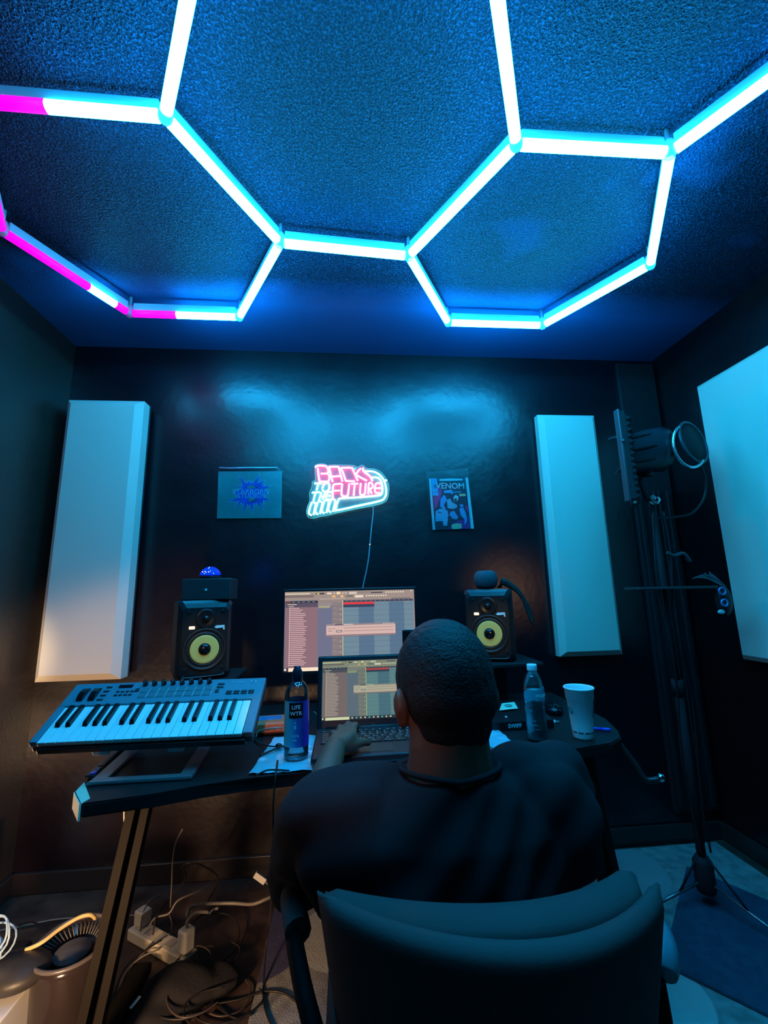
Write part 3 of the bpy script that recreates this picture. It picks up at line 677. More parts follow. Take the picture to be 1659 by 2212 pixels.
# laptop
LZ = DZ+.006
lap = thing('laptop', 'open black laptop showing music software in front of the seated man', 'laptop', (.086, 1.39, LZ))
lx0, lx1, ly0, ly1 = -.098, .270, 1.262, 1.516
mb = MB(); mb.box(((lx0+lx1)/2, (ly0+ly1)/2, LZ+.011), (lx1-lx0, ly1-ly0, .022), bev=.006); deck = part('base', mb, lap, mat('laptop_black', (.016, .017, .020), .42, bump=(400, .1, .0004)))
key_m = mat('key_black', (.014, .014, .016), .3, bump=(300, .1, .0004)); leg_ink = mat('key_legend', (.55, .75, .78), .5, bump=(10, .1, .001))
rows = [(15, .014, 1.468), (14, .0195, 1.448), (14, .0195, 1.4285), (13, .0195, 1.409), (12, .0195, 1.3895), (9, .0195, 1.370)]
n_k = 0
for ri, (nk, pit, yy) in enumerate(rows):
    xs = lx0+.018; W_ = (lx1-lx0-.036)/nk
    mb = MB()
    for k in range(nk):
        xc = xs+W_*(k+.5); ww = W_-.003; hh = pit-.003
        mb.use(key_m); mb.box((xc, yy, LZ+.0235), (ww, hh, .003), bev=.0008, seg=1)
        mb.use(leg_ink); mb.box((xc-ww*.18, yy+.002, LZ+.0252), (.0035, .0035 if k % 3 else .002, .0004))
        if k % 4 == 1: mb.box((xc+ww*.1, yy-.004, LZ+.0252), (.005, .0012, .0004))
    part('key_row', mb, lap)
mb = MB(); mb.box((.075, 1.315, LZ+.0224), (.11, .065, .001), bev=.0004, seg=1); part('touchpad', mb, lap, mat('touchpad', (.020, .021, .024), .3, bump=(200, .05, .0003)))
# lid
La = radians(17); hz = LZ+.016
ML = T((lx0+lx1)/2, ly1-.004, hz) @ RX(-La)     # local x right, z up along the lid
lw, lh = lx1-lx0, .232
mb = MB(); mb.box((0, .004, lh/2), (lw, .008, lh), ML, bev=.006); lid = part('lid', mb, lap, mat('lid_black', (.012, .012, .014), .35, bump=(300, .1, .0004)))
mb = MB()
sw, sh, s0 = lw-.030, .186, .028
def PL(u, v, l): return ML @ V((-sw/2+sw*u, -.0006-.0002*l, s0+sh*(1-v)))
ui(mb, PL, (.62, .80, .62), 3); part('display', mb, lid)
mb = MB(); mb.text('hp', .011, ML @ T(0, -.0006, .013) @ RX(pi/2), .0003); part('logo', mb, lid, mat('logo_grey', (.10, .11, .12), .3, bump=(10, .1, .001)))
mb = MB(); mb.cyl((lx0+.03, ly1-.006, LZ+.020), (lx1-.03, ly1-.006, LZ+.020), .007, 12); part('hinge', mb, lap, black_plastic)

# ================================================================ PIANO KEYBOARD
KA = radians(30)
kb = thing('midi_keyboard', 'blue lit white-keyed music keyboard tilted on a metal stand at the desk\'s left', 'keyboard', (-.54, 1.38, .815))
MK = T(-.812, 1.280, .812) @ RX(KA) @ RZ(radians(-.3))     # local x along the keys, y up the slope, z off the face
KW, KD, KT = .560, .207, .034
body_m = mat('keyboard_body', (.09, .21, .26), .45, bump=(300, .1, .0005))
under_m = mat('keyboard_underside', (.035, .034, .036), .5, bump=(200, .1, .0006))
kz = KT
mb = MB()
mb.use(under_m); mb.box((KW/2, KD/2, KT*.35), (KW, KD, KT*.7), MK, bev=.004); part('bottom_shell', mb, kb)
mb = MB().use(body_m)
KY = .118   # key well depth
mb.box((KW/2, (KY+KD)/2+.001, KT*.82), (KW, KD-KY, KT*.5), MK, bev=.003)
mb.box((.009, KY/2, KT*.82), (.018, KY+.004, KT*.5), MK, bev=.002); mb.box((KW-.013, KY/2, KT*.82), (.026, KY+.004, KT*.5), MK, bev=.002)
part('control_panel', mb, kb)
wk = mat('ivory_white_key', (.86, .88, .86), .3, bump=(80, .02, .0003)); bkm = mat('black_key', (.012, .014, .016), .25, bump=(200, .05, .0003))
NW = 22; kx0 = .019; kwid = (KW-.019-.027)/NW
KEYTOP = KT*1.02
for i in range(NW):
    mb = MB(); mb.box((kx0+kwid*(i+.5), KY/2-.003, KEYTOP-.006), (kwid-.0011, KY+.002, .012), MK, bev=.0015, seg=2); part('white_key', mb, kb, wk)
for i in range(NW-1):
    if i % 7 in (0, 1, 3, 4, 5):
        xc = kx0+kwid*(i+1) + {0: -.0015, 1: .0015, 3: -.002, 4: 0, 5: .002}[i % 7]
        mb = MB(); y0, y1 = .042, KY-.002; zt = KEYTOP+.011
        r = [[MK @ V((xc-a, y, KEYTOP-.004)), MK @ V((xc+a, y, KEYTOP-.004)), MK @ V((xc+b, yt, zz)), MK @ V((xc-b, yt, zz))] for a, b, y, yt, zz in ((.0068, .0050, y0, y0+.008, zt), (.0068, .0052, y1, y1, zt-.003))]
        mb.rings(r, smooth=False); part('black_key', mb, kb, bkm)
mb = MB(); mb.box((KW/2, -.006, KT*.30), (KW-.036, .008, KT*.5), MK, bev=.002); part('front_lip', mb, kb, black_plastic)
pz = KT*1.07+.0005
for i in range(8):
    mb = MB(); mb.lathe([(.0075, 0), (.0070, .003), (.0060, .013), (.0050, .0145), (.001, .0145)], MK @ T(.205+i*.0268, KD-.013, pz), 14); k_ = part('knob', mb, kb, black_plastic)
    mb = MB(); mb.box((.205+i*.0268, KD-.0185, pz+.0095), (.0012, .002, .009), MK); part('knob_pointer', mb, k_, white_plastic)
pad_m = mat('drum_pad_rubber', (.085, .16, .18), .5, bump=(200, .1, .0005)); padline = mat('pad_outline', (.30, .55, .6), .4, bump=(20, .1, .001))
for j in range(2):
    for i in range(8):
        mb = MB().use(padline); cx, cy = .214+i*.0262, KD-.038-.0205*j
        mb.box((cx, cy, pz), (.0248, .0190, .0016), MK, bev=.0004, seg=1); mb.use(pad_m); mb.box((cx, cy, pz+.0012), (.0226, .0168, .0022), MK, bev=.0006, seg=1)
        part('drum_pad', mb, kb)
for i in range(2):
    mb = MB(); pts = [(-.024, .0), (-.024, .004), (-.016, .010), (0, .0135), (.016, .010), (.024, .004), (.024, .0)]
    Mx = MK @ T(.045+i*.032, .160, pz-.001)
    mb.rings([[Mx @ V((sx, y, z)) for y, z in pts] for sx in (-.008, .008)], smooth=False); w_ = part('pitch_wheel' if i == 0 else 'modulation_wheel', mb, kb, black_gloss)
btn_m = mat('dark_button', (.015, .022, .03), .4, bump=(100, .1, .0005))
def btn(cx, cy, a, b, m_=btn_m, h=.002): 
    mb = MB(); mb.box((cx, cy, pz+h/2), (a, b, h), MK, bev=.0004, seg=1); part('button', mb, kb, m_)
for i in range(4): btn(.104-.001*i, .188-.0165*i, .016, .0055)
for j in range(2):
    for i in range(4): btn(.137+.0135*i, .168-.014*j, .009, .005)
btn(.430, .185, .020, .006); btn(.430, .172, .020, .006); btn(.425, .156, .011, .012); btn(.190, .172, .012, .012)
for j in range(2):
    for i in range(4): btn(.462+.0215*i, .152-.0085*j, .017, .0055)
mb = MB(); mb.box((.150, .190, pz+.0006), (.040, .012, .0014), MK); part('display', mb, kb, mat('lcd_dark', (.005, .008, .012), .1, bump=(10, .02, .001)))
mb = MB().use(padline); mb.text('FL STUDIO', .0085, MK @ T(.478, .190, pz+.0004), .0002); part('printed_name', mb, kb)
mb = MB().use(padline); mb.box((.525, .1945, pz+.0005), (.015, .0015, .0008), MK); mb.box((.525, .1855, pz+.0005), (.015, .0015, .0008), MK); mb.box((.5182, .190, pz+.0005), (.0015, .009, .0008), MK); mb.box((.5318, .190, pz+.0005), (.0015, .009, .0008), MK)
part('maker_mark', mb, kb)
for x in (.165, .355):
    mb = MB(); mb.box((x, .006, -.011), (.042, .016, .020), MK, bev=.004); part('rubber_foot', mb, kb, white_plastic)
# stand
sd = thing('keyboard_stand', 'bent grey metal stand holding the music keyboard above the desk', 'stand', (-.53, 1.38, DZ))
stm = mat('stand_grey_metal', (.20, .20, .21), .38, metal=.35, bump=(150, .1, .0006))
z0 = DZ+.005
mb = MB()
pl = [(-.650, 1.238), (-.395, 1.238), (-.432, 1.540), (-.470, 1.540), (-.437, 1.262), (-.608, 1.266), (-.640, 1.500), (-.680, 1.500)]
mb.prism([(-.650, 1.236), (-.395, 1.236), (-.399, 1.262), (-.646, 1.266)], DZ+.001, DZ+.009, bev=.002)
part('front_bar', mb, sd, stm)
MKi = MK
for xa, ya, xb, yb2, u in ((-.628, 1.250, -.650, 1.475, .165), (-.412, 1.250, -.440, 1.505, .375)):
    mb = MB()
    bar(mb, (xa, ya, DZ+.006), (xb, yb2, DZ+.006), .034, .007)
    part('side_arm', mb, sd, stm)
    mb = MB()
    tp = MK @ V((u, .130, -.010))
    pts = [V((xb, yb2-.012, DZ+.006)), V((xb, yb2+.006, DZ+.012)), V((xb+(tp.x-xb)*.3, yb2+.012, DZ+.03)), V((tp.x, tp.y+.004, tp.z-.01)), V((tp.x, tp.y, tp.z))]
    pts = crv(pts, 5); rr = []
    for i, p in enumerate(pts):
        t_ = (pts[min(i+1, len(pts)-1)]-pts[max(i-1, 0)]).normalized(); x_ = V((1, 0, 0)); x_ = (x_-t_*x_.dot(t_)).normalized(); y_ = t_.cross(x_)
        rr.append([p+x_*(sx*.017)+y_*(sy*.0035) for sx, sy in ((-1, -1), (1, -1), (1, 1), (-1, 1))])
    mb.rings(rr, smooth=False); part('upright', mb, sd, stm)

# ================================================================ THINGS ON THE DESK
D1 = DZ+.001
# remote/marker case lying along the left edge
o = thing('stylus_case', 'slim black case with blue end lying along the desk\'s left edge', 'case', (-.67, 1.385, D1))
Mr = T(-.678, 1.395, D1) @ RZ(radians(8))
mb = MB(); mb.box((0, 0, .006), (.024, .25, .012), Mr, bev=.003); part('body', mb, o, black_plastic)
mb = MB(); mb.box((.002, -.098, .0125), (.014, .040, .003), Mr, bev=.001); part('blue_cap', mb, o, mat('blue_cap', (.01, .16, .9), .4, bump=(50, .1, .001)))
mb = MB(); mb.box((.002, .03, .0125), (.012, .19, .002), Mr, bev=.0008); part('grey_insert', mb, o, mat('grey_insert', (.10, .085, .085), .5, bump=(50, .1, .001)))
# white card hanging behind the stand
o = thing('white_price_tag', 'white folded card standing on the desk behind the keyboard stand', 'card', (-.44, 1.60, D1))
mb = MB(); 
a = [atY(424, 1590, 1.60), atY(477, 1582, 1.60), atY(476, 1608, 1.60), atY(458, 1622, 1.60), atY(418, 1628, 1.60)]
b = [V((p.x, 1.604, p.z)) for p in a]
va = [mb.bm.verts.new(p) for p in a]; vb = [mb.bm.verts.new(p) for p in b]; mb.face(va); mb.face(vb[::-1])
for i in range(5): mb.face([va[i], va[(i+1) % 5], vb[(i+1) % 5], vb[i]])
cd_ = part('card', mb, o, paper)
mb = MB(); lo = min(p.z for p in a); mb.box((-.45, 1.612, (D1+lo+.02)/2), (.05, .012, lo+.02-D1), bev=.002); part('foot_fold', mb, o, paper)
# orange interface
o = thing('orange_audio_interface', 'orange ridged device with blue top plate between keyboard and label bottle', 'audio device', (-.25, 1.60, D1))
Mo = T(-.268, 1.605, D1) @ RZ(radians(3))
om = mat('orange_shell', (.85, .16, .06), .5, bump=(100, .3, .001))
mb = MB(); mb.box((0, 0, .024), (.145, .10, .034), Mo, bev=.008); 
for k in range(6): mb.box((-.055+.022*k, -.051, .024), (.006, .004, .026), Mo, bev=.001)
part('shell', mb, o, om)
mb = MB(); mb.box((-.005, .006, .0415), (.10, .045, .002), Mo, bev=.0008); part('top_plate', mb, o, mat('blue_plate', (.05, .18, .40), .4, bump=(60, .1, .001)))
mb = MB(); mb.box((0, 0, .004), (.12, .08, .008), Mo, bev=.002); part('base_pad', mb, o, rubber)
# foil sheet
foil_m = mat('crinkled_silver_film', (.30, .80, .92), .28, metal=.3, bump=(7, 1.0, .05, 2))
foil = [(-.250, 1.228), (-.235, 1.245), (-.262, 1.30), (-.240, 1.50), (-.05, 1.515), (.30, 1.54), (.470, 1.545), (.500, 1.40), (.475, 1.36), (.40, 1.268), (.15, 1.250), (-.05, 1.246)]
def foil_sheet():
    mb = MB(); n, m_ = 60, 26; g = {}
    for j in range(m_+1):
        for i in range(n+1):
            x = -.255+.755*i/n; y = 1.246+.29*j/m_
            if x > .36: y = min(y, 1.54); 
            yl = 1.246 if x < .37 else 1.246+(x-.37)*.85
            y = yl+(1.535-yl)*j/m_
            xx = x+.02*(j/m_)*(1-i/n)
            lap_in = (-.11 < xx < .28) and y > 1.252
            h = .0012+.0035*abs(sin(xx*47+y*31)*cos(y*61-xx*23)) + .002*abs(sin(xx*120+2*sin(y*40)))
            if lap_in or (abs(xx+.145) < .05 and abs(y-1.347) < .05): h = .0004
            g[i, j] = mb.bm.verts.new((xx, y, DZ+.0006+h*.9))
    for j in range(m_):
        for i in range(n): mb.face([g[i, j], g[i+1, j], g[i+1, j+1], g[i, j+1]], True)
    return mb
tag(part('silver_plastic_sheet', foil_sheet(), None, foil_m), 'crinkled shiny blue-silver plastic sheet lying under laptop and bottle on the desk', 'plastic sheet')
# tall water bottle with label
BX, BY = -.145, 1.347; BZ = DZ+.0025
o = thing('tall_water_bottle', 'tall clear bottle with black cap and dark printed label left of the laptop', 'bottle', (BX, BY, BZ))
pet = film('clear_bottle_wall', (.86, .92, .93), .05, .05, (14, .5, .006))
prof = [(.012, .001), (.030, .0), (.0345, .005), (.0345, .014), (.0335, .018), (.0345, .024), (.0348, .034), (.0348, .158), (.0345, .168), (.0325, .182), (.028, .194), (.021, .203), (.0150, .208), (.0145, .212)]
mb = MB(); mb.lathe(prof, None, 40, cap=False); part('bottle_wall', mb, o, pet, world=False)
mb = MB(); mb.lathe([(.001, .0025), (.031, .0025), (.0325, .008), (.0325, .040), (.001, .040)], None, 32); part('water', mb, o, film('blue_tinted_water', (.6, .9, .95), .05, .03, (30, .6, .004), (.10, .5, .6, .12)), world=False)
def label_mat():
    m = bpy.data.materials.new('printed_gradient_label'); m.use_nodes = True; nt = m.node_tree; b = nt.nodes['Principled BSDF']; b.inputs['Roughness'].default_value = .25
    tc = nt.nodes.new('ShaderNodeTexCoord'); sx = nt.nodes.new('ShaderNodeSeparateXYZ'); nt.links.new(tc.outputs['Object'], sx.inputs[0])
    mr = nt.nodes.new('ShaderNodeMapRange'); mr.inputs['From Min'].default_value = -.036; mr.inputs['From Max'].default_value = .036; nt.links.new(sx.outputs['X'], mr.inputs['Value'])
    r1 = nt.nodes.new('ShaderNodeValToRGB'); e = r1.color_ramp.elements
    e[0].position = .0; e[0].color = (.25, .55, .5, 1); e[1].position = 1; e[1].color = (.16, .03, .45, 1)
    a = r1.color_ramp.elements.new(.3); a.color = (.02, .45, .60, 1); a = r1.color_ramp.elements.new(.55); a.color = (.01, .12, .40, 1); a = r1.color_ramp.elements.new(.8); a.color = (.01, .03, .25, 1)
    nt.links.new(mr.outputs[0], r1.inputs[0])
    nt.links.new(r1.outputs[0], b.inputs['Base Color']); return m
mb = MB(); R_ = .0352; n = 40
mb.rings([[V((R_*cos(2*pi*i/n), R_*sin(2*pi*i/n), z)) for i in range(n)] for z in (.036, .08, .12, .157)], cap=False); lb = part('label', mb, o, label_mat(), world=False)
def wrap_text(mb, body, size, R, az, zc, face=-pi/2):
    """lettering wrapped round a cylinder about the thing's z axis"""
    t2 = MB().use(mb.mats[mb.mi]); t2.text(body, size, Matrix(), .0002)
    for v in t2.bm.verts:
        a = face+az+v.co.x/R; h = v.co.y; q = R+.0006+v.co.z
        v.co = V((q*cos(a), q*sin(a), zc+h))
    me = bpy.data.meshes.new('t'); t2.bm.to_mesh(me); n0 = len(mb.bm.faces); mb.bm.from_mesh(me); mb.bm.faces.ensure_lookup_table()
    for f in mb.bm.faces[n0:]: f.material_index = mb.mi
    bpy.data.meshes.remove(me); t2.bm.free()
def patch(mb, R, a0, a1, z0, z1, n=14, face=-pi/2):
    g = [[mb.bm.verts.new((R*cos(face+a0+(a1-a0)*i/n), R*sin(face+a0+(a1-a0)*i/n), z)) for i in range(n+1)] for z in (z0, z1)]
    for i in range(n): mb.face([g[0][i], g[0][i+1], g[1][i+1], g[1][i]], True)
fc = .10    # the printed front looks at the camera
mb = MB().use(mat('label_black', (.004, .004, .005), .4, bump=(10, .1, .001))); patch(mb, .0357, fc-.62, fc+.50, .113, .154)
mb.use(mat('label_white', (.8, .95, .95), .4, bump=(10, .1, .001)))
wrap_text(mb, 'LIFE', .0150, .0359, fc-.05, .1415); wrap_text(mb, 'WTR', .0150, .0359, fc-.05, .1250)
mb.use(mat('label_cyan', (.05, .6, .85), .4, bump=(10, .1, .001)))
wrap_text(mb, '100%', .0105, .0355, fc-.12, .066)
patch(mb, .0356, fc-.30, fc+.02, .054, .057); patch(mb, .0356, fc-.22, fc-.02, .084, .094); patch(mb, .0356, fc-.17, fc-.05, .098, .103)
part('label_print', mb, lb, world=False)
mb = MB(); mb.lathe([(.0150, .206), (.0158, .209), (.0158, .222), (.0150, .232), (.0110, .241), (.0095, .243), (.0095, .248), (.001, .249)], T(0, 0, .0), 24); part('sport_cap', mb, o, mat('dark_translucent_cap', (.015, .015, .03), .2, bump=(100, .1, .0005)), world=False)
# small water bottle
o = thing('small_water_bottle', 'half litre clear ribbed water bottle with pale cap beside the white cup', 'bottle', (.590, 1.392, D1))
prof = [(.012, .002), (.026, .0), (.0315, .006), (.0315, .018)]
z = .022
while z < .108: prof += [(.0298, z), (.0312, z+.006)]; z += .0125
prof += [(.0300, .112), (.0322, .118), (.0322, .150), (.0310, .160), (.026, .178), (.019, .192), (.0135, .200), (.0125, .204), (.0125, .210)]
mb = MB(); mb.lathe(prof, None, 36, cap=False)
for v in mb.bm.verts: v.co.x += .0012*sin(v.co.z*70+v.co.y*60); v.co.y += .001*sin(v.co.z*55+v.co.x*80)
part('bottle_wall', mb, o, film('small_bottle_wall', (.80, .90, .92), .06, .06, (45, .8, .004)), world=False)
mb = MB(); mb.lathe([(.001, .003), (.029, .003), (.0292, .10), (.030, .145), (.001, .145)], None, 28); part('water', mb, o, film('bottle_water', (.5, .85, .92), .06, .06, (60, 1, .005), (.10, .92, .97, .9)), world=False)
mb = MB(); mb.lathe([(.0150, .203), (.0155, .205), (.0155, .219), (.0145, .222), (.001, .222)], None, 28); part('cap', mb, o, mat('pale_cap', (.75, .85, .88), .35, bump=(50, .1, .001)), world=False)
mb = MB().use(film('printed_film', (.6, .85, .9), .2, .05, (30, .2, .002), (.04, .5, .6, .6))); patch(mb, .0326, -1.6, 1.6, .118, .150, 28)
mb.use(mat('film_white', (.7, .95, 1), .4, bump=(10, .1, .001))); wrap_text(mb, 'niagara', .0160, .0328, .42, .134)
part('label', mb, o, world=False)
# cup
o = thing('white_cup', 'tall white foam takeaway cup with grey print on the desk\'s right end', 'cup', (.735, 1.385, D1))
mb = MB(); mb.lathe([(.001, .0), (.034, .0), (.0355, .004), (.0385, .03), (.0475, .118), (.0500, .120), (.0520, .148), (.0545, .150), (.0555, .153), (.0540, .156), (.0515, .154), (.0500, .148), (.0465, .118), (.034, .01), (.001, .01)], Matrix.Diagonal((.83, .83, .96, 1)), 44)
cp = part('cup_body', mb, o, mat('white_foam', (.84, .88, .88), .6, bump=(150, .15, .0008)), world=False)
mb = MB().use(mat('cup_print', (.05, .16, .18), .6, bump=(60, .3, .002), mix=(60, (.12, .35, .38), .4, .6)))
def cpatch(a0, a1, z0, z1):
    n_ = 10; rr = lambda z: .0388+(.0475-.0385)*(z-.03)/.088+.0003 if z > .03 else .0358+.003*(z-.004)/.026
    g = []
    for j in range(7):
        t_ = j/6; z = z0+(z1-z0)*t_; sh = sin(pi*t_)**.5
        am, ah = (a0+a1)/2, (a1-a0)/2*(.35+.65*sh)
        g.append([mb.bm.verts.new((rr(z)*cos(-pi/2+am-ah+2*ah*i/n_), rr(z)*sin(-pi/2+am-ah+2*ah*i/n_), z)) for i in range(n_+1)])
    for j in range(6):
        for i in range(n_): mb.face([g[j][i], g[j][i+1], g[j+1][i+1], g[j+1][i]], True)
for _q in (): pass
cpatch(.55, 1.35, .062, .098); cpatch(-1.75, -1.1, .074, .096)
mb.use(mat('cup_band_ink', (.03, .10, .12), .6, bump=(60, .1, .001)))
for k in range(10):
    a0 = -3.1+k*.62; n_ = 6
    g = [[mb.bm.verts.new((rr_*cos(a0+.48*i/n_), rr_*sin(a0+.48*i/n_), z)) for i in range(n_+1)] for z, rr_ in ((.018, .0375), (.0225, .0381))]
    for i in range(n_): mb.face([g[0][i], g[0][i+1], g[1][i+1], g[1][i]], True)
for v in mb.bm.verts: v.co = V((v.co.x*.832, v.co.y*.832, v.co.z*.96))
part('print', mb, cp, world=False)
# black audio device with lettering, note on top
o = thing('black_device', 'black slanted electronic box behind the clear water bottle', 'device', (.585, 1.60, D1))
Mb_ = T(.600, 1.60, D1)
mb = MB(); sec = [(-.115, .0), (-.115, .026), (-.055, .034), (.090, .044), (.090, 0)]
mb.rings([[Mb_ @ V((sx, y, z)) for y, z in sec] for sx in (-.14, .09)], smooth=False); part('body', mb, o, black_plastic)
mb = MB().use(mat('pale_cyan_ink', (.4, .8, .85), .4, bump=(10, .1, .001))); mb.text('SWIFF', .017, Mb_ @ T(-.045, -.1155, .013) @ RX(pi/2), .0004, bold=.0004); part('front_lettering', mb, o)
mb = MB(); mb.lathe([(.004, 0), (.004, .006), (.001, .006)], Mb_ @ T(-.062, -.085, .030), 12); part('knob', mb, o, white_plastic)
o = thing('sticky_note', 'pale scribbled sticky note lying on the black box by the head', 'note', (.62, 1.66, .79))
nm_ = mat('pale_note', (.72, .78, .55), .7, bump=(50, .2, .001))
mb = MB(); q4 = [atZ(1079, 1535, .782), atZ(1119, 1531, .782), atZ(1111, 1517, .784), atZ(1084, 1520, .784)]
mb.poly(q4); mb.poly([p+V((0, 0, .0012)) for p in q4]); 
part('paper', mb, o, nm_)
mb = MB(); c_ = sum(q4, V())/4+V((0, 0, .002)); 
for s_ in (1, .6): mb.tube(crv([c_+V((.014*s_*cos(a), .016*s_*sin(a), 0)) for a in [k*.7 for k in range(9)]], 3), .0011, 5)
part('pen_scribble', mb, o, mat('green_ink', (.03, .18, .16), .6, bump=(10, .1, .001)))
# usb stick
o = thing('usb_stick', 'white usb stick lying between the clear bottle and the cup', 'usb stick', (.70, 1.56, D1))
Mu = T(.700, 1.548, D1) @ RZ(radians(-22))
mb = MB(); mb.box((0, 0, .004), (.048, .016, .008), Mu, bev=.002); part('case', mb, o, white_plastic)
mb = MB(); mb.box((.029, 0, .004), (.014, .011, .0045), Mu, bev=.0005); part('connector', mb, o, mat('usb_metal', (.6, .55, .5), .3, metal=.8, bump=(50, .1, .0005)))
# blue pen
o = thing('blue_pen', 'short bright blue pen lying right of the white cup', 'pen', (.826, 1.43, D1))
Mp = T(.818, 1.438, D1+.005) @ RZ(radians(-24))
mb = MB(); mb.cyl(Mp @ V((-.03, 0, 0)), Mp @ V((.012, 0, 0)), .0045, 12); part('barrel', mb, o, mat('blue_pen', (.0, .10, .95), .35, bump=(50, .1, .001)))
mb = MB(); mb.cyl(Mp @ V((.012, 0, 0)), Mp @ V((.034, 0, 0)), .0050, 12); part('cap', mb, o, mat('blue_pen_cap', (.0, .14, 1.0), .3, bump=(50, .1, .001)))
# small dark remote to the right behind
o = thing('black_mouse', 'small black computer mouse behind the bottle and cup', 'mouse', (.77, 1.66, D1))
mb = MB(); mb.sphere((.77, 1.66, D1+.012), .035, (1, 1.4, .62), 20, 12); part('shell', mb, o, black_gloss)
mb = MB(); mb.box((.77, 1.628, D1+.0325), (.005, .014, .004), bev=.001); part('scroll_wheel', mb, o, rubber)

# ================================================================ FLOOR COVERS
def rug_mat():
    m = bpy.data.materials.new('circle_pattern_rug'); m.use_nodes = True; nt = m.node_tree; b = nt.nodes['Principled BSDF']; b.inputs['Roughness'].default_value = .95
    b.inputs['Specular IOR Level'].default_value = .1
    tc = nt.nodes.new('ShaderNodeTexCoord'); prev = None
    nz = nt.nodes.new('ShaderNodeTexNoise'); nz.inputs['Scale'].default_value = 22; nz.inputs['Detail'].default_value = 6; nt.links.new(tc.outputs['Object'], nz.inputs[0])
    rp = nt.nodes.new('ShaderNodeValToRGB'); rp.color_ramp.elements[0].position = .35; rp.color_ramp.elements[1].position = .65
    rp.color_ramp.elements[0].color = (.22, .21, .20, 1); rp.color_ramp.elements[1].color = (.34, .33, .31, 1); nt.links.new(nz.outputs['Fac'], rp.inputs[0]); prev = rp.outputs[0]
    for cx, cy, r, c in ((-.33, 1.80, .19, (.06, .06, .16)), (-.03, 1.78, .155, (.50, .50, .46)), (.45, 1.9, .2, (.08, .08, .18)), (.9, 1.45, .16, (.5, .5, .47)), (1.15, 2.0, .2, (.30, .30, .30)), (1.25, 1.12, .16, (.45, .45, .43)), (.4, 1.3, .18, (.45, .45, .42)), (-.1, .9, .2, (.08, .08, .18))):
        d = nt.nodes.new('ShaderNodeVectorMath'); d.operation = 'DISTANCE'; d.inputs[1].default_value = (cx, cy, .006); nt.links.new(tc.outputs['Object'], d.inputs[0])
        mr = nt.nodes.new('ShaderNodeMapRange'); mr.inputs['From Min'].default_value = r-.003; mr.inputs['From Max'].default_value = r+.003; mr.inputs['To Min'].default_value = .88; mr.inputs['To Max'].default_value = 0
        nt.links.new(d.outputs['Value'], mr.inputs['Value'])
        mx = nt.nodes.new('ShaderNodeMix'); mx.data_type = 'RGBA'; nt.links.new(mr.outputs[0], mx.inputs['Factor']); nt.links.new(prev, mx.inputs['A']); mx.inputs['B'].default_value = (*c, 1); prev = mx.outputs['Result']
    nt.links.new(prev, b.inputs['Base Color'])
    n2 = nt.nodes.new('ShaderNodeTexNoise'); n2.inputs['Scale'].default_value = 260; nt.links.new(tc.outputs['Object'], n2.inputs[0])
    bp = nt.nodes.new('ShaderNodeBump'); bp.inputs['Strength'].default_value = .6; bp.inputs['Distance'].default_value = .004; nt.links.new(n2.outputs['Fac'], bp.inputs['Height']); nt.links.new(bp.outputs['Normal'], b.inputs['Normal'])
    return m
mb = MB(); mb.prism([(-.285, -.3), (1.73, -.3), (1.73, 2.135), (-.285, 2.135)], .0005, .007, bev=.002)
tag(part('area_rug', mb, None, rug_mat()), 'large pale grey rug with blue and white circles under the chair', 'rug')
mb = MB(); mb.prism([(1.0, 1.53), (1.45, 1.97), (1.715, 1.55), (1.715, 1.16), (1.36, 1.12)], .0075, .016, bev=.002)
tag(part('floor_mat', mb, None, mat('dark_blue_mat', (.022, .05, .085), .9, bump=(160, .5, .003), mix=(30, (.03, .07, .11), .4, .6))), 'dark blue mat on the rug under the microphone stand', 'mat')

# ================================================================ MICROPHONE STAND, SHIELD, POP FILTER
sx, sy = 1.352, 1.747
ms = thing('microphone_stand', 'black tripod microphone stand in the right corner of the room', 'microphone stand', (sx, sy, .016))
mb = MB(); mb.cyl((sx, sy, .10), (sx, sy, .80), .016, 14); mb.cyl((sx, sy, .78), (sx, sy, 1.545), .011, 14); mb.cyl((sx, sy, .76), (sx, sy, .82), .022, 14); part('pole', mb, ms, black_matte)
mb = MB(); mb.lathe([(.001, .06), (.03, .06), (.034, .075), (.034, .16), (.022, .18), (.001, .18)], T(sx, sy, 0), 16); part('tripod_hub', mb, ms, black_matte)
for tgt, mm_ in ((V((1.10, 1.735, .028)), 1), (V((1.46, 1.46, .028)), 1), (V((1.50, 1.93, .028)), 0)):
    mb = MB(); a = V((sx, sy, .10)); mb.tube([a, tgt], .0055, 8); lg = part('leg', mb, ms, mat('worn_steel', (.25, .26, .27), .3, metal=.8, bump=(100, .1, .0005)) if mm_ else black_matte)
    mb = MB(); mb.cyl(tgt+(a-tgt)*.06, tgt-(a-tgt)*.02, .011, 10); part('rubber_foot', mb, lg, rubber)
    mb = MB(); mb.tube([V((sx, sy, .20)), a+(tgt-a)*.45], .004, 6); part('brace', mb, lg, black_matte)
mb = MB(); mb.box((sx+.012, sy-.02, 1.19), (.35, .10, .012), bev=.004); part('accessory_tray', mb, ms, mat('tray_black', (.035, .035, .038), .5, bump=(100, .1, .0006)))
mb = MB(); c = V((1.350, 1.725, 1.568)); mb.lathe([(.001, -.02), (.012, -.018), (.024, .0), (.020, .012), (.001, .016)], T(*c), 16); mb.cyl(c+V((-.01, -.012, .004)), c+V((-.032, -.03, .010)), .009, 12); part('clamp_knob', mb, ms, chrome)
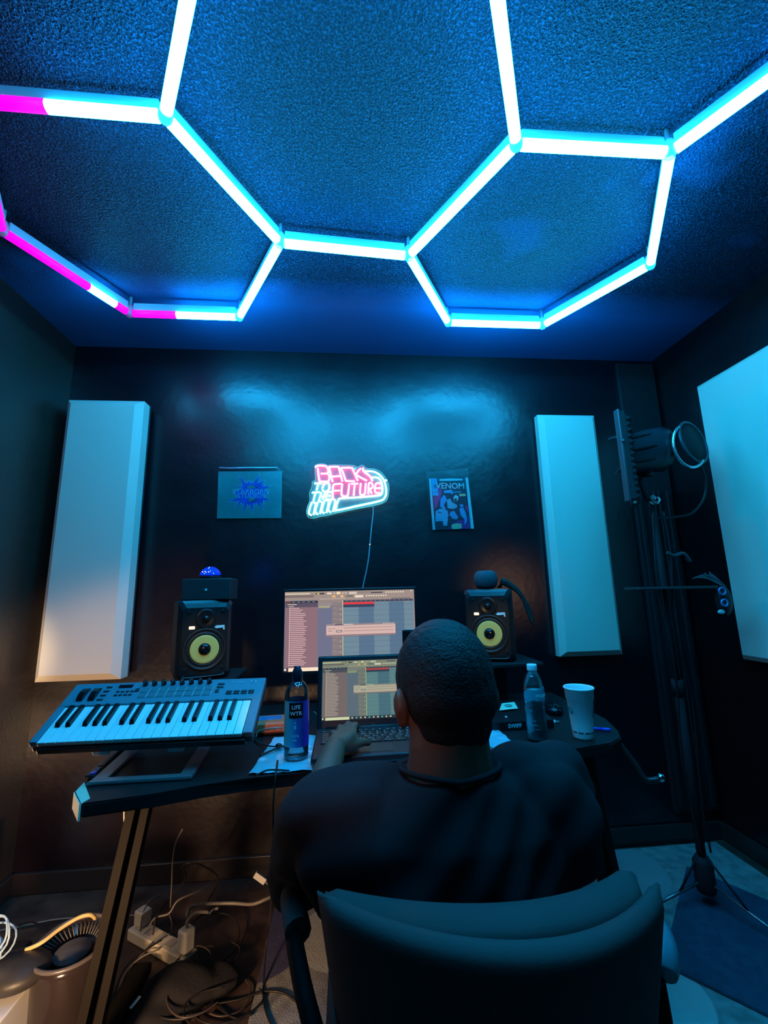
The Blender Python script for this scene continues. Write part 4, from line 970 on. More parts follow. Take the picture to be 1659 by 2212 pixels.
for k, (dx, ph) in enumerate(((-.028, 0), (.026, 1.5))):
    mb = MB(); mb.tube(crv([(sx+dx*.4+.012*sin(z_*9+ph)+dx*.6, sy-.02, z_) for z_ in (1.52, 1.35, 1.24, 1.12, .95, .75, .55, .35, .2)], 5), .004, 6); part('stand_cable', mb, ms, black_plastic)
mb = MB(); mb.tube(crv([(sx+.02, sy-.02, 1.34), (sx+.05, sy-.025, 1.325), (sx+.09, sy-.025, 1.335), (sx+.12, sy-.02, 1.30)], 5), .008, 8); part('cable_clip', mb, ms, dark_grey)
sh = thing('isolation_shield', 'black curved foam-lined vocal shield on the microphone stand', 'vocal shield', (1.30, 1.74, 1.60))
foam = mat('acoustic_foam', (.028, .032, .036), .85, bump=(200, .4, .002))
mb = MB(); x0, x1 = 1.166, 1.188
r = [[V((x0+.004*k, y, z)) for y, z in ((1.62, 1.556), (1.84, 1.556), (1.84, 1.938), (1.62, 1.938))] for k in (0, 5)]
mb.rings(r, smooth=False)
for k in range(14):
    z = 1.570+.0262*k
    mb.prism([(1.187, z-.011), (1.187, z+.013), (1.208+.004*(k % 2), z+.001)], 1.625, 1.835, Matrix(((1, 0, 0, 0), (0, 0, 1, 0), (0, 1, 0, 0), (0, 0, 0, 1))))
for v in mb.bm.verts: v.co.x += (v.co.y-1.62)*.69
part('foam_wing', mb, sh, foam)
mb = MB(); mb.box((1.158, 1.63, 1.745), (.010, .03, .40), bev=.003); mb.sphere((1.158, 1.612, 1.80), .008); mb.sphere((1.175, 1.612, 1.535), .008, n=10, m=8); part('frame_rail', mb, sh, mat('rail', (.10, .11, .12), .35, metal=.4, bump=(50, .05, .0005)))
# curved shell
mb = MB(); n = 26
def shell_pt(a, s, rr):   # a angle around x axis, s along x
    x = 1.205+.235*s; zc = 1.785+.030*s; ra = (.088+.018*s)*rr
    return V((x, 1.77-ra*cos(a), zc+ra*sin(a)))
gr = [[mb.bm.verts.new(shell_pt(-1.5+3.2*i/n, s/6, 1)) for i in range(n+1)] for s in range(7)]
gi = [[mb.bm.verts.new(shell_pt(-1.5+3.2*i/n, s/6, .93)) for i in range(n+1)] for s in range(7)]
for s in range(6):
    for i in range(n):
        mb.face([gr[s][i], gr[s][i+1], gr[s+1][i+1], gr[s+1][i]], True); mb.face([gi[s][i], gi[s+1][i], gi[s+1][i+1], gi[s][i+1]], True)
for i in range(n):
    for s in (0, 6): mb.face([gr[s][i], gr[s][i+1], gi[s][i+1], gi[s][i]])
for s in range(6):
    for i in (0, n): mb.face([gr[s][i], gr[s+1][i], gi[s+1][i], gi[s][i]])
part('curved_shell', mb, sh, mat('shell_metal', (.030, .045, .055), .3, metal=.3, bump=(200, .1, .0008)))
slot_m = mat('slot_shadow', (.002, .002, .002), .9, bump=(10, .1, .001))
for a in (1.15, .55, -.10, -.70):
    mb = MB(); pts = []
    for i in range(9):
        s = .08+.55*i/8; pts.append(shell_pt(a+.10*i/8, s, 1.003))
    mb.tube(pts, [.003+.004*sin(pi*i/8) for i in range(9)], 8); part('vent_slot', mb, sh, slot_m)
mb = MB(); mb.cyl((1.345, 1.76, 1.57), (1.33, 1.78, 1.71), .012, 12); part('mount_arm', mb, sh, black_matte)
mic = thing('studio_microphone', 'black side address microphone held inside the curved shield', 'microphone', (1.36, 1.80, 1.70))
mb = MB(); mb.lathe([(.001, 0), (.022, 0), (.025, .01), (.025, .10), (.023, .11), (.025, .115), (.025, .16), (.018, .178), (.001, .182)], T(1.37, 1.775, 1.69), 24); part('body', mb, mic, mat('mic_black', (.02, .02, .022), .35, bump=(200, .2, .0008)))
pf = thing('pop_filter', 'round black mesh pop filter with chrome ring in front of the shield', 'pop filter', (1.54, 1.68, 1.60))
pcn = V((1.535, 1.68, 1.822)); nrm = (V((.35, -.88, .12))).normalized(); q = nrm.to_track_quat('Z', 'Y').to_matrix().to_4x4()
Mq = T(*pcn) @ q
mb = MB(); mb.lathe([(.001, -.001), (.092, -.001), (.092, .001), (.001, .001)], Mq, 40); part('mesh_screen', mb, pf, mat('black_nylon', (.010, .012, .014), .7, bump=(700, .6, .001)))
mb = MB(); mb.tube([Mq @ V((.096*cos(a), .096*sin(a), 0)) for a in [2*pi*k/40 for k in range(40)]], .0065, 8, True); part('hoop', mb, pf, mat('hoop_black', (.03, .06, .075), .35, bump=(50, .05, .0005)))
mb = MB(); c0 = V((1.485, 1.66, 1.795)); Mr_ = T(*c0) @ (V((.1, -.98, .1)).to_track_quat('Z', 'Y').to_matrix().to_4x4())
pts = []
for k in range(26):
    a = radians(118+k*(200/25)); pts.append(c0+V((.088*cos(a)*.82, -.01, .098*sin(a))))
mb.tube(pts, .0062, 8); part('chrome_ring', mb, pf, mat('satin_chrome', (.75, .78, .8), .25, metal=.9, bump=(50, .03, .0005)))
mb = MB(); mb.tube(crv([Mq @ V((0, -.096, 0)), (1.565, 1.69, 1.70), (1.58, 1.70, 1.64), (1.565, 1.71, 1.57), (1.51, 1.72, 1.51), (1.44, 1.735, 1.495), (1.365, 1.742, 1.49)], 6), .0055, 8); part('gooseneck', mb, pf, black_plastic)
# trinket hanging at the tray's end
tr = thing('goggle_mask_ornament', 'black masked ornament with two round lenses and streaming strands near the tray', 'ornament', (1.60, 1.70, 1.06))
mb = MB(); mb.sphere((1.577, 1.705, 1.135), .040, (.85, .6, 1.6), 20, 14); part('mask', mb, tr, mat('mask_black', (.02, .018, .02), .35, bump=(40, .3, .003)))
for px_, py_, rr in ((1560, 1277, .014), (1565, 1302, .013)):
    p = atY(px_, py_, 1.668); mb = MB(); mb.tube([p+V((rr*cos(a), 0, rr*sin(a))) for a in [2*pi*k/20 for k in range(20)]], .004, 8, True); e_ = part('lens_ring', mb, tr, mat('lens_ring_blue', (.12, .30, .60), .3, metal=.4, bump=(20, .05, .001)))
    mb = MB(); mb.sphere(p+V((0, .004, 0)), rr*.8, (1, .4, 1), 14, 8); part('lens', mb, e_, black_gloss)
p = atY(1558, 1322, 1.67); mb = MB(); mb.sphere(p, .012, (1.3, .6, .8), 12, 8); part('mouth_piece', mb, tr, mat('pale_bit', (.45, .6, .62), .3, bump=(20, .1, .001)))
hair_m = mat('grey_strands', (.12, .16, .17), .5, bump=(100, .2, .001))
for k in range(16):
    f_ = k/15; a = atY(1567-4*f_, 1268, 1.69); b_ = atY(1550-28*f_, 1254-10*f_+random.uniform(-4, 4), 1.69+random.uniform(-.01, .01)); c_ = atY(1536-42*f_+random.uniform(-4, 4), 1236+14*f_+random.uniform(-4, 3), 1.69)
    mb = MB(); pts = crv([a, b_, c_], 6); mb.tube(pts, [.0035*(1-.8*i/(len(pts)-1)) for i in range(len(pts))], 5); part('strand', mb, tr, hair_m)

# ================================================================ FLOOR CLUTTER AT THE LEFT
bin_ = thing('tower_fan_heater', 'black cylinder appliance with round ribbed top grille at bottom left', 'appliance', (-.835, 1.66, 0))
tc_ = atZ(166, 2027, .235)
Mb2 = T(tc_.x-.012, tc_.y+.015, 0) @ RZ(.2) @ RX(radians(4))
mb = MB(); mb.lathe([(.001, .002), (.085, .002), (.092, .012), (.094, .20), (.096, .225), (.092, .225), (.088, .19), (.001, .19)], Mb2, 44); part('body', mb, bin_, mat('appliance_gloss', (.030, .022, .022), .16, bump=(10, .05, .001)))
mb = MB(); mb.tube([Mb2 @ V((.095*cos(a), .095*sin(a), .228)) for a in [2*pi*k/44 for k in range(44)]], .0055, 8, True); part('top_rim', mb, bin_, mat('grey_rim', (.16, .14, .14), .3, metal=.3, bump=(20, .05, .001)))
mb = MB(); mb.lathe([(.001, .205), (.046, .205), (.046, .200), (.001, .2)], Mb2, 28); part('centre_disc', mb, bin_, mat('grey_disc', (.17, .16, .16), .5, bump=(100, .2, .001)))
rib_m = mat('rib_grey', (.20, .19, .17), .4, bump=(20, .05, .001))
mb = MB()
for k in range(48):
    a = 2*pi*k/48; mb.tube([Mb2 @ V((.060*cos(a), .060*sin(a), .203)), Mb2 @ V((.084*cos(a+.08), .084*sin(a+.08), .217))], .0016, 5)
o = part('grille', mb, bin_, rib_m); o['kind'] = 'stuff'
# power strip with plugs
ps = thing('power_strip', 'cream power strip crowded with plugs on the floor under the desk', 'power strip', (-.64, 1.80, 0))
Ms = T(-.645, 1.795, .001) @ RZ(radians(-33))
cream = mat('cream_plastic', (.80, .70, .52), .4, bump=(60, .1, .0008))
mb = MB(); mb.box((0, 0, .018), (.30, .055, .036), Ms, bev=.005); part('case', mb, ps, cream)
for k in range(5):
    mb = MB(); mb.box((-.115+.055*k, 0, .0365), (.032, .034, .002), Ms, bev=.0006, seg=1); part('socket', mb, ps, mat('socket_face', (.55, .48, .38), .5, bump=(60, .1, .0008)))
mb = MB(); mb.box((-.125, .012, .060), (.045, .04, .045), Ms, bev=.005); part('plug_adapter', mb, ps, cream)
pa = thing('white_power_adapter', 'upright white power adapter plugged into the cream power strip', 'power adapter', (-.55, 1.73, .04))
mb = MB(); mb.box((.125, .0, .071), (.042, .042, .066), Ms, bev=.008); part('case', mb, pa, white_plastic)
mb = MB(); pp = Ms @ V((.125, 0, .104)); mb.tube(crv([pp, pp+V((0, 0, .018)), pp+V((.02, .02, .03)), pp+V((.06, .03, .022))], 5), .005, 8); part('cord_end', mb, pa, mat('grey_cord', (.22, .2, .18), .4, bump=(50, .1, .001)))
# dark cloth bag
bg = thing('black_cloth_bag', 'black cloth bag slumped on the floor between the desk legs', 'bag', (-.57, 1.62, 0))
mb = MB(); mb.sphere((-.505, 1.60, .030), .115, (1.0, .75, .36), 28, 16); mb.sphere((-.43, 1.62, .025), .08, (1.2, .8, .36), 24, 14); mb.sphere((-.535, 1.52, .02), .075, (1, 1, .4), 24, 14)
mb = remesh(mb, .009, 6)
for v in mb.bm.verts: v.co.z = max(.0015, v.co.z+.003*sin(v.co.x*40+v.co.y*22)*sin(v.co.y*50))
part('cloth', mb, bg, mat('black_cloth', (.018, .017, .020), .9, bump=(120, .5, .003)))
p = atZ(292, 2165, .088); mb = MB(); mb.box((0, 0, 0), (.008, .030, .0015), T(p.x, p.y, p.z) @ RZ(-.5) @ RX(.25)); part('side_tag', mb, bg, mat('pale_tag', (.6, .8, .8), .5, bump=(20, .1, .001)))
# white box + black pouch + wire bundle at bottom left corner
o = thing('white_box', 'white cardboard box in the photo\'s bottom left corner', 'box', (-.97, 1.44, 0))
mb = MB(); mb.box((-.975, 1.42, .085), (.22, .20, .168), T(0, 0, 0), bev=.004); part('carton', mb, o, paper)
mb = MB(); p = V((-.90, 1.319, .10)); mb.box((-.93, 1.3190, .10), (.035, .0015, .07)); part('printed_patch', mb, o, mat('purple_print', (.09, .02, .07), .5, bump=(20, .1, .001)))
o = thing('black_pouch', 'rounded black pouch lying on the white box', 'pouch', (-.93, 1.47, .17))
p = atZ(28, 2125, .20); mb = MB(); mb.sphere((p.x-.015, p.y+.03, .207), .085, (1.0, .8, .42), 28, 16); part('shell', mb, o, mat('pouch_black', (.035, .032, .030), .45, bump=(60, .3, .002)))
mb = MB(); mb.tube(crv([atZ(42, 2088, .20), atZ(60, 2074, .21), atZ(84, 2072, .20), atZ(106, 2070, .19), atZ(80, 2082, .19)], 6), .005, 6); part('strap_loop', mb, o, mat('pouch_strap', (.32, .30, .28), .4, bump=(60, .1, .001)))
wire_m = mat('pale_blue_wire', (.45, .62, .75), .4, bump=(60, .1, .001))
o = thing('pale_wire_coil', 'tangled coil of pale blue wire at the left frame edge', 'wire', (-1.02, 1.56, .26))
c_ = atZ(8, 2045, .27)
for k in range(8):
    ax = random.uniform(-.5, .5); mb = MB(); r_ = .035+.012*random.random(); zc = random.uniform(-.03, .035)
    Mc = T(c_.x-.05+random.uniform(-.02, .02), c_.y, c_.z+zc) @ RX(ax+1.1) @ RY(random.uniform(-.5, .5))
    mb.tube([Mc @ V((r_*cos(a)*1.2, r_*sin(a), .004*sin(3*a))) for a in [2*pi*j/20 for j in range(20)]], .0025, 6, True); part('loop', mb, o, wire_m)
mb = MB(); mb.box((c_.x-.04, c_.y+.07, .20), (.12, .05, .05), bev=.01); mb.box((c_.x-.02, c_.y+.08, .089), (.10, .06, .176), bev=.01); part('reel_block', mb, o, black_plastic)
o = thing('crumpled_foil_wrap', 'crumpled shiny wrap beside the black cylinder at bottom left', 'wrapper', (-.87, 1.55, 0))
p = atZ(92, 2160, .10); mb = MB(); mb.sphere((p.x, p.y, .06), .052, (.7, .7, 1.1), 26, 18)
for v in mb.bm.verts: v.co += V((sin(v.co.z*90+v.co.y*60), cos(v.co.z*70+v.co.x*80), 0))*.010
part('wrap', mb, o, mat('bronze_wrap', (.55, .42, .34), .2, metal=.7, bump=(40, .8, .01)))
mb = MB(); mb.box((-1.325, 1.80, .166), (.012, .26, .33), bev=.002)
tag(part('pale_blue_board', mb, None, mat('pale_blue_board', (.35, .62, .75), .5, bump=(20, .1, .001))), 'pale blue board standing against the left wall at the frame edge', 'board')

# ---- cables: each one a thing
cab_black = mat('cable_black', (.022, .018, .016), .4, bump=(80, .1, .001))
cab_grey = mat('cable_grey', (.26, .23, .20), .4, bump=(80, .1, .001))
cab_yel = mat('cable_yellow', (.80, .60, .25), .4, bump=(80, .1, .001))
cab_white = mat('cable_white', (.75, .7, .6), .4, bump=(80, .1, .001))
def cable(label, pts, r, m_, k=6, group=None, name='cable'):
    mb = MB(); mb.tube(crv(pts, k), r, 7); o = part(name, mb, None, m_); return tag(o, label, 'cable', group)
def zz(pts, Z=.01): return [atZ(x, y, z if z else Z) for x, y, z in pts]
cable('yellow cable draped over the black cylinder\'s rim', zz([(55, 2052, .24), (90, 2036, .25), (130, 2006, .26), (170, 1982, .27), (195, 1976, .27), (206, 1984, .25)]), .0052, cab_yel)
cable('thick grey cable running right from the white adapter along the wall', zz([(404, 1982, .10), (410, 1962, .10), (440, 1953, .10), (500, 1951, .10), (545, 1953, .09), (575, 1942, .10), (600, 1930, .10)]), .0055, cab_grey)
cable('thin white cord hanging under the desk\'s left corner', [atY(270, 1738, 1.40)+V((0, 0, .0)), atY(268, 1760, 1.40), atY(270, 1785, 1.40), atY(276, 1806, 1.40)], .0018, cab_white)
cable('thin black cable hanging off the desk onto the pale rug', [V((-.190, 1.30, DZ+.012)), V((-.185, 1.255, DZ+.012)), V((-.183, 1.222, DZ+.004)), V((-.186, 1.214, .68)), atY(590, 1800, 1.24), atY(588, 1900, 1.30), atY(583, 1990, 1.42), V((-.27, 1.70, .09)), V((-.265, 1.62, .013)), V((-.25, 1.54, .0115)), V((-.21, 1.46, .0115)), V((-.16, 1.40, .0115))], .0028, cab_black)
cable('black cable curling across the rug\'s lower left part', [V((-.42, 1.56, .008)), V((-.33, 1.565, .009)), V((-.26, 1.58, .0115)), V((-.20, 1.57, .0115)), V((-.15, 1.53, .0115)), V((-.10, 1.46, .0115))], .003, cab_black)
cable('black cable looping on the desk left of the tall bottle', [atZ(553, 1592, D1+.004), atZ(560, 1579, D1+.02), atZ(585, 1573, D1+.03), atZ(618, 1572, D1+.02)], .0022, cab_grey)
cable('black cable curving down beside the orange device', [atZ(549, 1588, D1+.004), atZ(556, 1604, D1+.004), atZ(585, 1612, D1+.008), atZ(602, 1612, D1+.008)], .0022, cab_black)
cable('black cable crossing the silver sheet to the tall bottle', [atZ(562, 1632, D1+.007), atZ(585, 1622, D1+.009), atZ(605, 1614, D1+.012), atZ(613, 1612, D1+.010)], .0032, cab_black)
cable('thin black cable lying straight on the silver sheet by the desk edge', [atZ(552, 1676, D1+.006), atZ(575, 1664, D1+.006), atZ(600, 1663, D1+.006), atZ(625, 1665, D1+.006)], .0022, cab_black)
cable('thin pale cable between the tall bottle and the laptop', [V((-.115, 1.60, .80)), V((-.098, 1.58, .79)), V((-.085, 1.555, .765)), V((-.088, 1.535, .752))], .0015, cab_grey)
o = thing('cable_plug', 'small black round plug on the silver sheet left of the bottle', 'plug', atZ(602, 1611, D1+.01))
mb = MB(); p = atZ(602, 1611, D1+.012); mb.sphere(p, .009, (1.2, 1, .8), 14, 10); part('plug_body', mb, o, black_gloss)
for n_, (lab, pts, r, m_) in enumerate((
    ('black cable arching high from the power strip towards the desk', [(330, 2020, .06), (340, 1975, .10), (370, 1935, .10), (400, 1900, .20), (395, 1870, .30), (425, 1866, .32), (462, 1885, .25), (470, 1905, .20), (450, 1945, .06)], .003, cab_black),
    ('brown lit cable arching left of the arching black cable', [(303, 2012, .05), (308, 1975, .08), (325, 1945, .08), (345, 1935, .06)], .0028, cab_grey),
    ('cable with pale connector running up right from the power strip', [(318, 2010, .07), (335, 1983, .09), (365, 1973, .09), (385, 1945, .12), (430, 1925, .12), (455, 1912, .12)], .0032, cab_grey),
    ('dark cable dropping in front of the white adapter', [(365, 1973, .08), (372, 2000, .05), (364, 2050, .02), (380, 2078, .012), (400, 2075, .012), (418, 2060, .012)], .003, cab_black),
    ('loose dark cable loop right of the white adapter', [(415, 1995, .03), (440, 1975, .04), (490, 1975, .03), (515, 2000, .02), (512, 2040, .012), (490, 2070, .012), (460, 2085, .012)], .0025, cab_black),
    ('cable curving along the floor towards the rug', [(410, 2130, .008), (440, 2150, .008), (490, 2190, .008), (515, 2200, .008), (545, 2190, .012)], .003, cab_black),
    ('cable coiled on the floor below the power strip', [(405, 2100, .008), (420, 2125, .008), (425, 2150, .008), (410, 2175, .008), (420, 2205, .008)], .003, cab_black),
    ('short pale cable end sticking up from the tangle', [(452, 1975, .05), (460, 1966, .06), (470, 1962, .07)], .004, cab_white),
    ('bundle cable running down left beside the black bag', [(330, 2035, .04), (300, 2070, .03), (270, 2110, .02), (250, 2150, .012), (240, 2190, .012)], .003, cab_grey),
    ('second cable running down left behind the desk leg', [(345, 2050, .04), (310, 2065, .04), (280, 2090, .03), (262, 2125, .02), (255, 2160, .012)], .0025, cab_grey),
    ('brownish cable hugging the desk leg above the floor', [(350, 2030, .05), (318, 2050, .05), (285, 2075, .05), (262, 2105, .04), (247, 2150, .02), (235, 2195, .012)], .0028, cab_black),
    ('thin vertical cable hanging behind the desk leg', [(395, 1790, .50), (380, 1820, .45), (373, 1860, .35), (371, 1910, .22), (368, 1960, .12)], .0018, cab_grey),
    ('faint cable lying along the front wall left of the desk leg', [(40, 2000, .02), (70, 1992, .04), (100, 2010, .06), (100, 2035, .05), (85, 2055, .03)], .0028, cab_black),
    ('long thin cable along the foot of the front wall', [(0, 2010, .012), (60, 1998, .012), (130, 1985, .012), (230, 1980, .012), (330, 1975, .012)], .0028, cab_grey))):
    P_ = [atZ(x, y, z) for x, y, z in pts]
    P_ = [V((max(p.x, XL+.05), min(p.y, YF-.03), p.z)) for p in P_]
    cable(lab, P_, r, m_, 6, 'tangled cables under the desk')
for k in range(10):
    cx, cy = 470+random.uniform(-70, 60), 2120+random.uniform(-60, 70); c_ = atZ(cx, cy, .008+.004*k)
    if c_.x > -.33: c_.x = -.36
    ra, rb, ph = random.uniform(.04, .10), random.uniform(.03, .08), random.uniform(0, 6)
    pts = [c_+V((ra*cos(ph+a)*(1+.15*sin(2*a)), rb*sin(ph+a), .003*k*.5)) for a in [j*.55 for j in range(int(random.uniform(7, 13)))]]
    cable('thin dark cable coiled among others on the floor left of the rug', pts, .0024, cab_black if k % 3 else mat('cable_brown', (.07, .05, .04), .4, bump=(80, .1, .001)), 5, 'coiled cables left of the rug')
o = thing('white_cable_tag', 'small white plug hanging by the seated man\'s left elbow', 'plug', atY(562, 1895, 1.8))
mb = MB(); a, b_ = atY(551, 1888, 1.80), atY(573, 1904, 1.80); d_ = (b_-a); bar(mb, a, b_, .02, .012); part('plug_body', mb, o, white_plastic)
mb = MB(); mb.tube(crv([b_, atY(588, 1918, 1.80), atY(604, 1932, 1.82), atY(640, 1980, 1.86), V((-.20, 1.90, .011))], 5), .003, 6); part('cord', mb, o, cab_grey)

# ================================================================ CHAIR
ch = thing('armchair', 'dark brown padded armchair with curved back, seen from behind', 'chair', (.19, .80, .007))
up_m = mat('dark_upholstery', (.065, .056, .054), .85, bump=(320, .4, .0012), spec=.25)
def back_surf(off_, zoff, s, t_, thick=0):
    x = .196+(.236-.075*(1-t_))*s
    y = .512+.118*s*s*(.6+.4*t_)+(1-t_)*.07+off_
    z = .36+(.832-.045*s*s+zoff-.36)*t_
    return V((x, y, z))
def pad(o0, o1, zoff, t0, name, r_=.012, sc=1.0, rim=(0, 0, 0)):
    mb = MB(); NS, NT = 28, 20; fr = []
    def edge(s, t_):   # rounding near rim
        d = min((1-abs(s))/.07, (1-t_)/.035); return 1 if d > 1 else max(0, 1-(1-d)**2)**.5
    def P(s, t_, side):
        e = edge(s, t_); mid = (o0+o1)/2; h = (o1-o0)/2
        return back_surf(mid+side*h*(.15+.85*e), zoff+rim[0]+rim[1]*s+rim[2]*s*s, s*sc, t_)
    g = [[[mb.bm.verts.new(P(-1+2*i/NS if 0 < i < NS else (-1 if i == 0 else 1), t0+(1-t0)*(1-(1-j/NT)**1.6), side)) for i in range(NS+1)] for j in range(NT+1)] for side in (-1, 1)]
    for j in range(NT):
        for i in range(NS):
            mb.face([g[0][j][i], g[0][j][i+1], g[0][j+1][i+1], g[0][j+1][i]], True); mb.face([g[1][j][i], g[1][j+1][i], g[1][j+1][i+1], g[1][j][i+1]], True)
    for i in range(NS): mb.face([g[0][NT][i], g[0][NT][i+1], g[1][NT][i+1], g[1][NT][i]], True); mb.face([g[0][0][i], g[1][0][i], g[1][0][i+1], g[0][0][i+1]], True)
    for j in range(NT): 
        mb.face([g[0][j][0], g[0][j+1][0], g[1][j+1][0], g[1][j][0]], True); mb.face([g[0][j][NS], g[1][j][NS], g[1][j+1][NS], g[0][j+1][NS]], True)
    return part(name, mb, ch, up_m)
pad(0, .036, 0, 0, 'back_shell', rim=(-.013, -.0125, .0305)); pad(.036, .100, .006, .18, 'back_cushion', sc=.965, rim=(-.019, -.004, .008))
mb = MB(); mb.box((.19, .83, .435), (.46, .44, .09), bev=.025, seg=3); part('seat', mb, ch, up_m)
arm_m = mat('arm_black_plastic', (.004, .003, .003), .7, spec=.1, bump=(150, .1, .0008)); padm = mat('arm_pad_vinyl', (.13, .22, .26), .3, bump=(150, .2, .0008))
ap = [V((.502, .81, .655)), V((.484, .755, .668)), V((.464, .71, .668)), V((.448, .685, .655))]
mb = MB(); q_ = crv(ap, 6); mb.tube(q_, [.007+.013*sin(pi*(i+1)/(len(q_)+1))+.008*i/len(q_) for i in range(len(q_))], 12); part('arm_pad', mb, ch, padm)
mb = MB(); mb.tube(crv([(.437, .686, .65), (.437, .68, .60), (.440, .68, .52), (.436, .69, .42)], 5), .011, 10); part('arm_post', mb, ch, arm_m)
mb = MB(); mb.tube(crv([(-.10, .98, .60), (-.095, .88, .655), (-.085, .78, .69), (-.062, .70, .675), (-.035, .645, .64), (-.020, .62, .58), (-.018, .63, .50), (-.02, .68, .42)], 6), [.013]*43, 10); part('arm_frame', mb, ch, arm_m)
mb = MB(); q_ = crv([(-.105, 1.00, .62), (-.102, .92, .668), (-.09, .82, .70), (-.075, .76, .70)], 6); mb.tube(q_, .02, 12); part('arm_pad', mb, ch, up_m)
for x, y in ((.0, .66), (.38, .66), (.0, 1.0), (.38, 1.0)):
    mb = MB(); mb.tube([(x, y, .40), (x+(.02 if x > .1 else -.02), y+(.03 if y > .8 else -.03), .009)], [.02, .013], 12); part('leg', mb, ch, arm_m)

# ================================================================ PERSON
pr_ = thing('person', 'man with short black hair and black t-shirt seated at the laptop, seen from behind', 'person', (.18, .82, .48))
skin = mat('dark_brown_skin', (.17, .075, .045), .5, bump=(120, .15, .001))
def ell(mb, M, c, r, n=20, m=14):
    c = V(c); rr = []
    for j in range(m+1):
        ph = -pi/2+pi*j/m; q = max(cos(ph), 1e-3)
        rr.append([M @ (c+V((r[0]*q*cos(2*pi*i/n), r[1]*q*sin(2*pi*i/n), r[2]*sin(ph)))) for i in range(n)])
    mb.rings(rr)
def limb(mb, pts, rad, n=14, k=5):
    pts = [V(p) for p in pts]; P_ = crv(pts, k); R_ = []
    for i in range(len(rad)-1):
        for j in range(k): R_.append(rad[i]+(rad[i+1]-rad[i])*j/k)
    R_.append(rad[-1])
    mb.tube(P_, R_, n)
    for p, r in ((P_[0], R_[0]), (P_[-1], R_[-1])): mb.sphere(p, r, n=n, m=8)
HM = T(.176, .815, 1.040) @ RZ(radians(10)) @ RX(radians(-8))
B = MB()
ell(B, HM, (0, 0, 0), (.079, .093, .098)); ell(B, HM, (0, -.032, -.028), (.064, .060, .066)); ell(B, HM, (0, .032, -.055), (.060, .062, .082))
ell(B, HM, (0, .045, -.108), (.043, .046, .032)); ell(B, HM, (0, .098, -.045), (.012, .018, .022)); ell(B, HM, (0, .108, -.058), (.016, .012, .010))
ell(B, HM, (0, .088, -.088), (.026, .014, .008)); ell(B, HM, (0, .086, -.101), (.024, .014, .008)); ell(B, HM, (0, .085, -.005), (.052, .014, .012))
for s in (-1, 1):
    ell(B, HM, (s*.084, -.004, -.040), (.011, .020, .034)); ell(B, HM, (s*.091, -.012, -.034), (.009, .014, .025)); ell(B, HM, (s*.045, .070, -.050), (.020, .022, .022))
limb(B, [(.176, .80, 1.0), (.176, .792, .93), (.176, .795, .86)], [.068, .070, .078])
# trunk and legs under the clothes
limb(B, [(.176, .80, .86), (.18, .80, .70), (.185, .84, .55)], [.085, .10, .11], 18)
JL = [(-.040, .80, .84), (-.085, .935, .675), (-.055, 1.10, .765), (-.030, 1.215, .806)]
JR = [(.375, .82, .86), (.450, .985, .690), (.370, 1.12, .765), (.285, 1.215, .806)]
for J in (JL, JR):
    limb(B, [(.176+(J[0][0]-.176)*.5, .80, .845), J[0]], [.05, .05]); limb(B, [J[0], J[1]], [.048, .042]); limb(B, [J[1], J[2], J[3]], [.044, .038, .026])
def hand(mb, f):
    """f maps the left hand's coordinates to the wanted hand"""
    def L(p): return [V(f(*q)) for q in p]
    w_ = (-.030, 1.215, .806)
    for kx, ky, kz_, r in ((.018, 1.312, .812, .0115), (.0, 1.318, .815, .012), (-.018, 1.311, .812, .0115), (-.033, 1.300, .806, .0105)):
        limb(mb, L([(w_[0]+(kx*.35), w_[1]+.01, w_[2]), (kx*.75-.006, 1.262, .812), (kx, ky, kz_)]), [.019, .0165, r], 12)
    for fp, r0 in (([(.018, 1.312, .812), (.024, 1.352, .819), (.028, 1.385, .806), (.029, 1.402, .786)], .0095),
                   ([(.0, 1.318, .815), (.003, 1.362, .820), (.006, 1.392, .803), (.007, 1.404, .785)], .0098),
                   ([(-.018, 1.311, .812), (-.021, 1.350, .815), (-.021, 1.374, .799), (-.020, 1.382, .784)], .0093),
                   ([(-.033, 1.300, .806), (-.041, 1.329, .808), (-.044, 1.348, .795), (-.044, 1.355, .783)], .0083)):
        limb(mb, L(fp), [r0*1.08, r0, r0*.92, r0*.80], 10, 4)
    limb(mb, L([(-.012, 1.238, .801), (.020, 1.262, .797), (.044, 1.287, .792), (.060, 1.303, .785)]), [.018, .0135, .0112, .0092], 12, 4)
hand(B, lambda x, y, z: (x, y, z)); hand(B, lambda x, y, z: (.255-x, y, z))
for s, kx in ((-1, .07), (1, .30)):
    limb(B, [(.185+s*.075, .84, .54), (kx, 1.20, .535)], [.078, .058]); limb(B, [(kx, 1.20, .535), (kx+s*.01, 1.22, .30), (kx+s*.01, 1.20, .08)], [.054, .045, .035])
body = part('body', remesh(B, .0045, 3), pr_, skin)
# hair cap
H = MB(); ell(H, HM, (0, -.004, .004), (.0875, .101, .1045), 28, 20); ell(H, HM, (0, -.030, -.020), (.082, .073, .078), 28, 20); ell(H, HM, (0, -.036, -.068), (.066, .048, .052), 24, 16)
H = remesh(H, .004, 4)
Hi = HM.inverted(); dele = []
for v in H.bm.verts:
    p = Hi @ v.co
    # face opening and ear notch
    if p.y > .070 and p.z < .045: dele.append(v)
    elif p.z < -.030 and p.y > .012 : dele.append(v)
    elif p.z < -.010 and p.y > .045: dele.append(v)
bmesh.ops.delete(H.bm, geom=dele, context='VERTS')
for v in H.bm.verts:
    v.co += V((sin(v.co.x*330+v.co.z*210), sin(v.co.y*350+v.co.x*160), sin(v.co.z*310+v.co.y*270)))*.0004
def hair_mat():
    m = mat('short_black_hair', (.014, .013, .014), .55, bump=(230, .8, .004, 4), spec=.35); return m
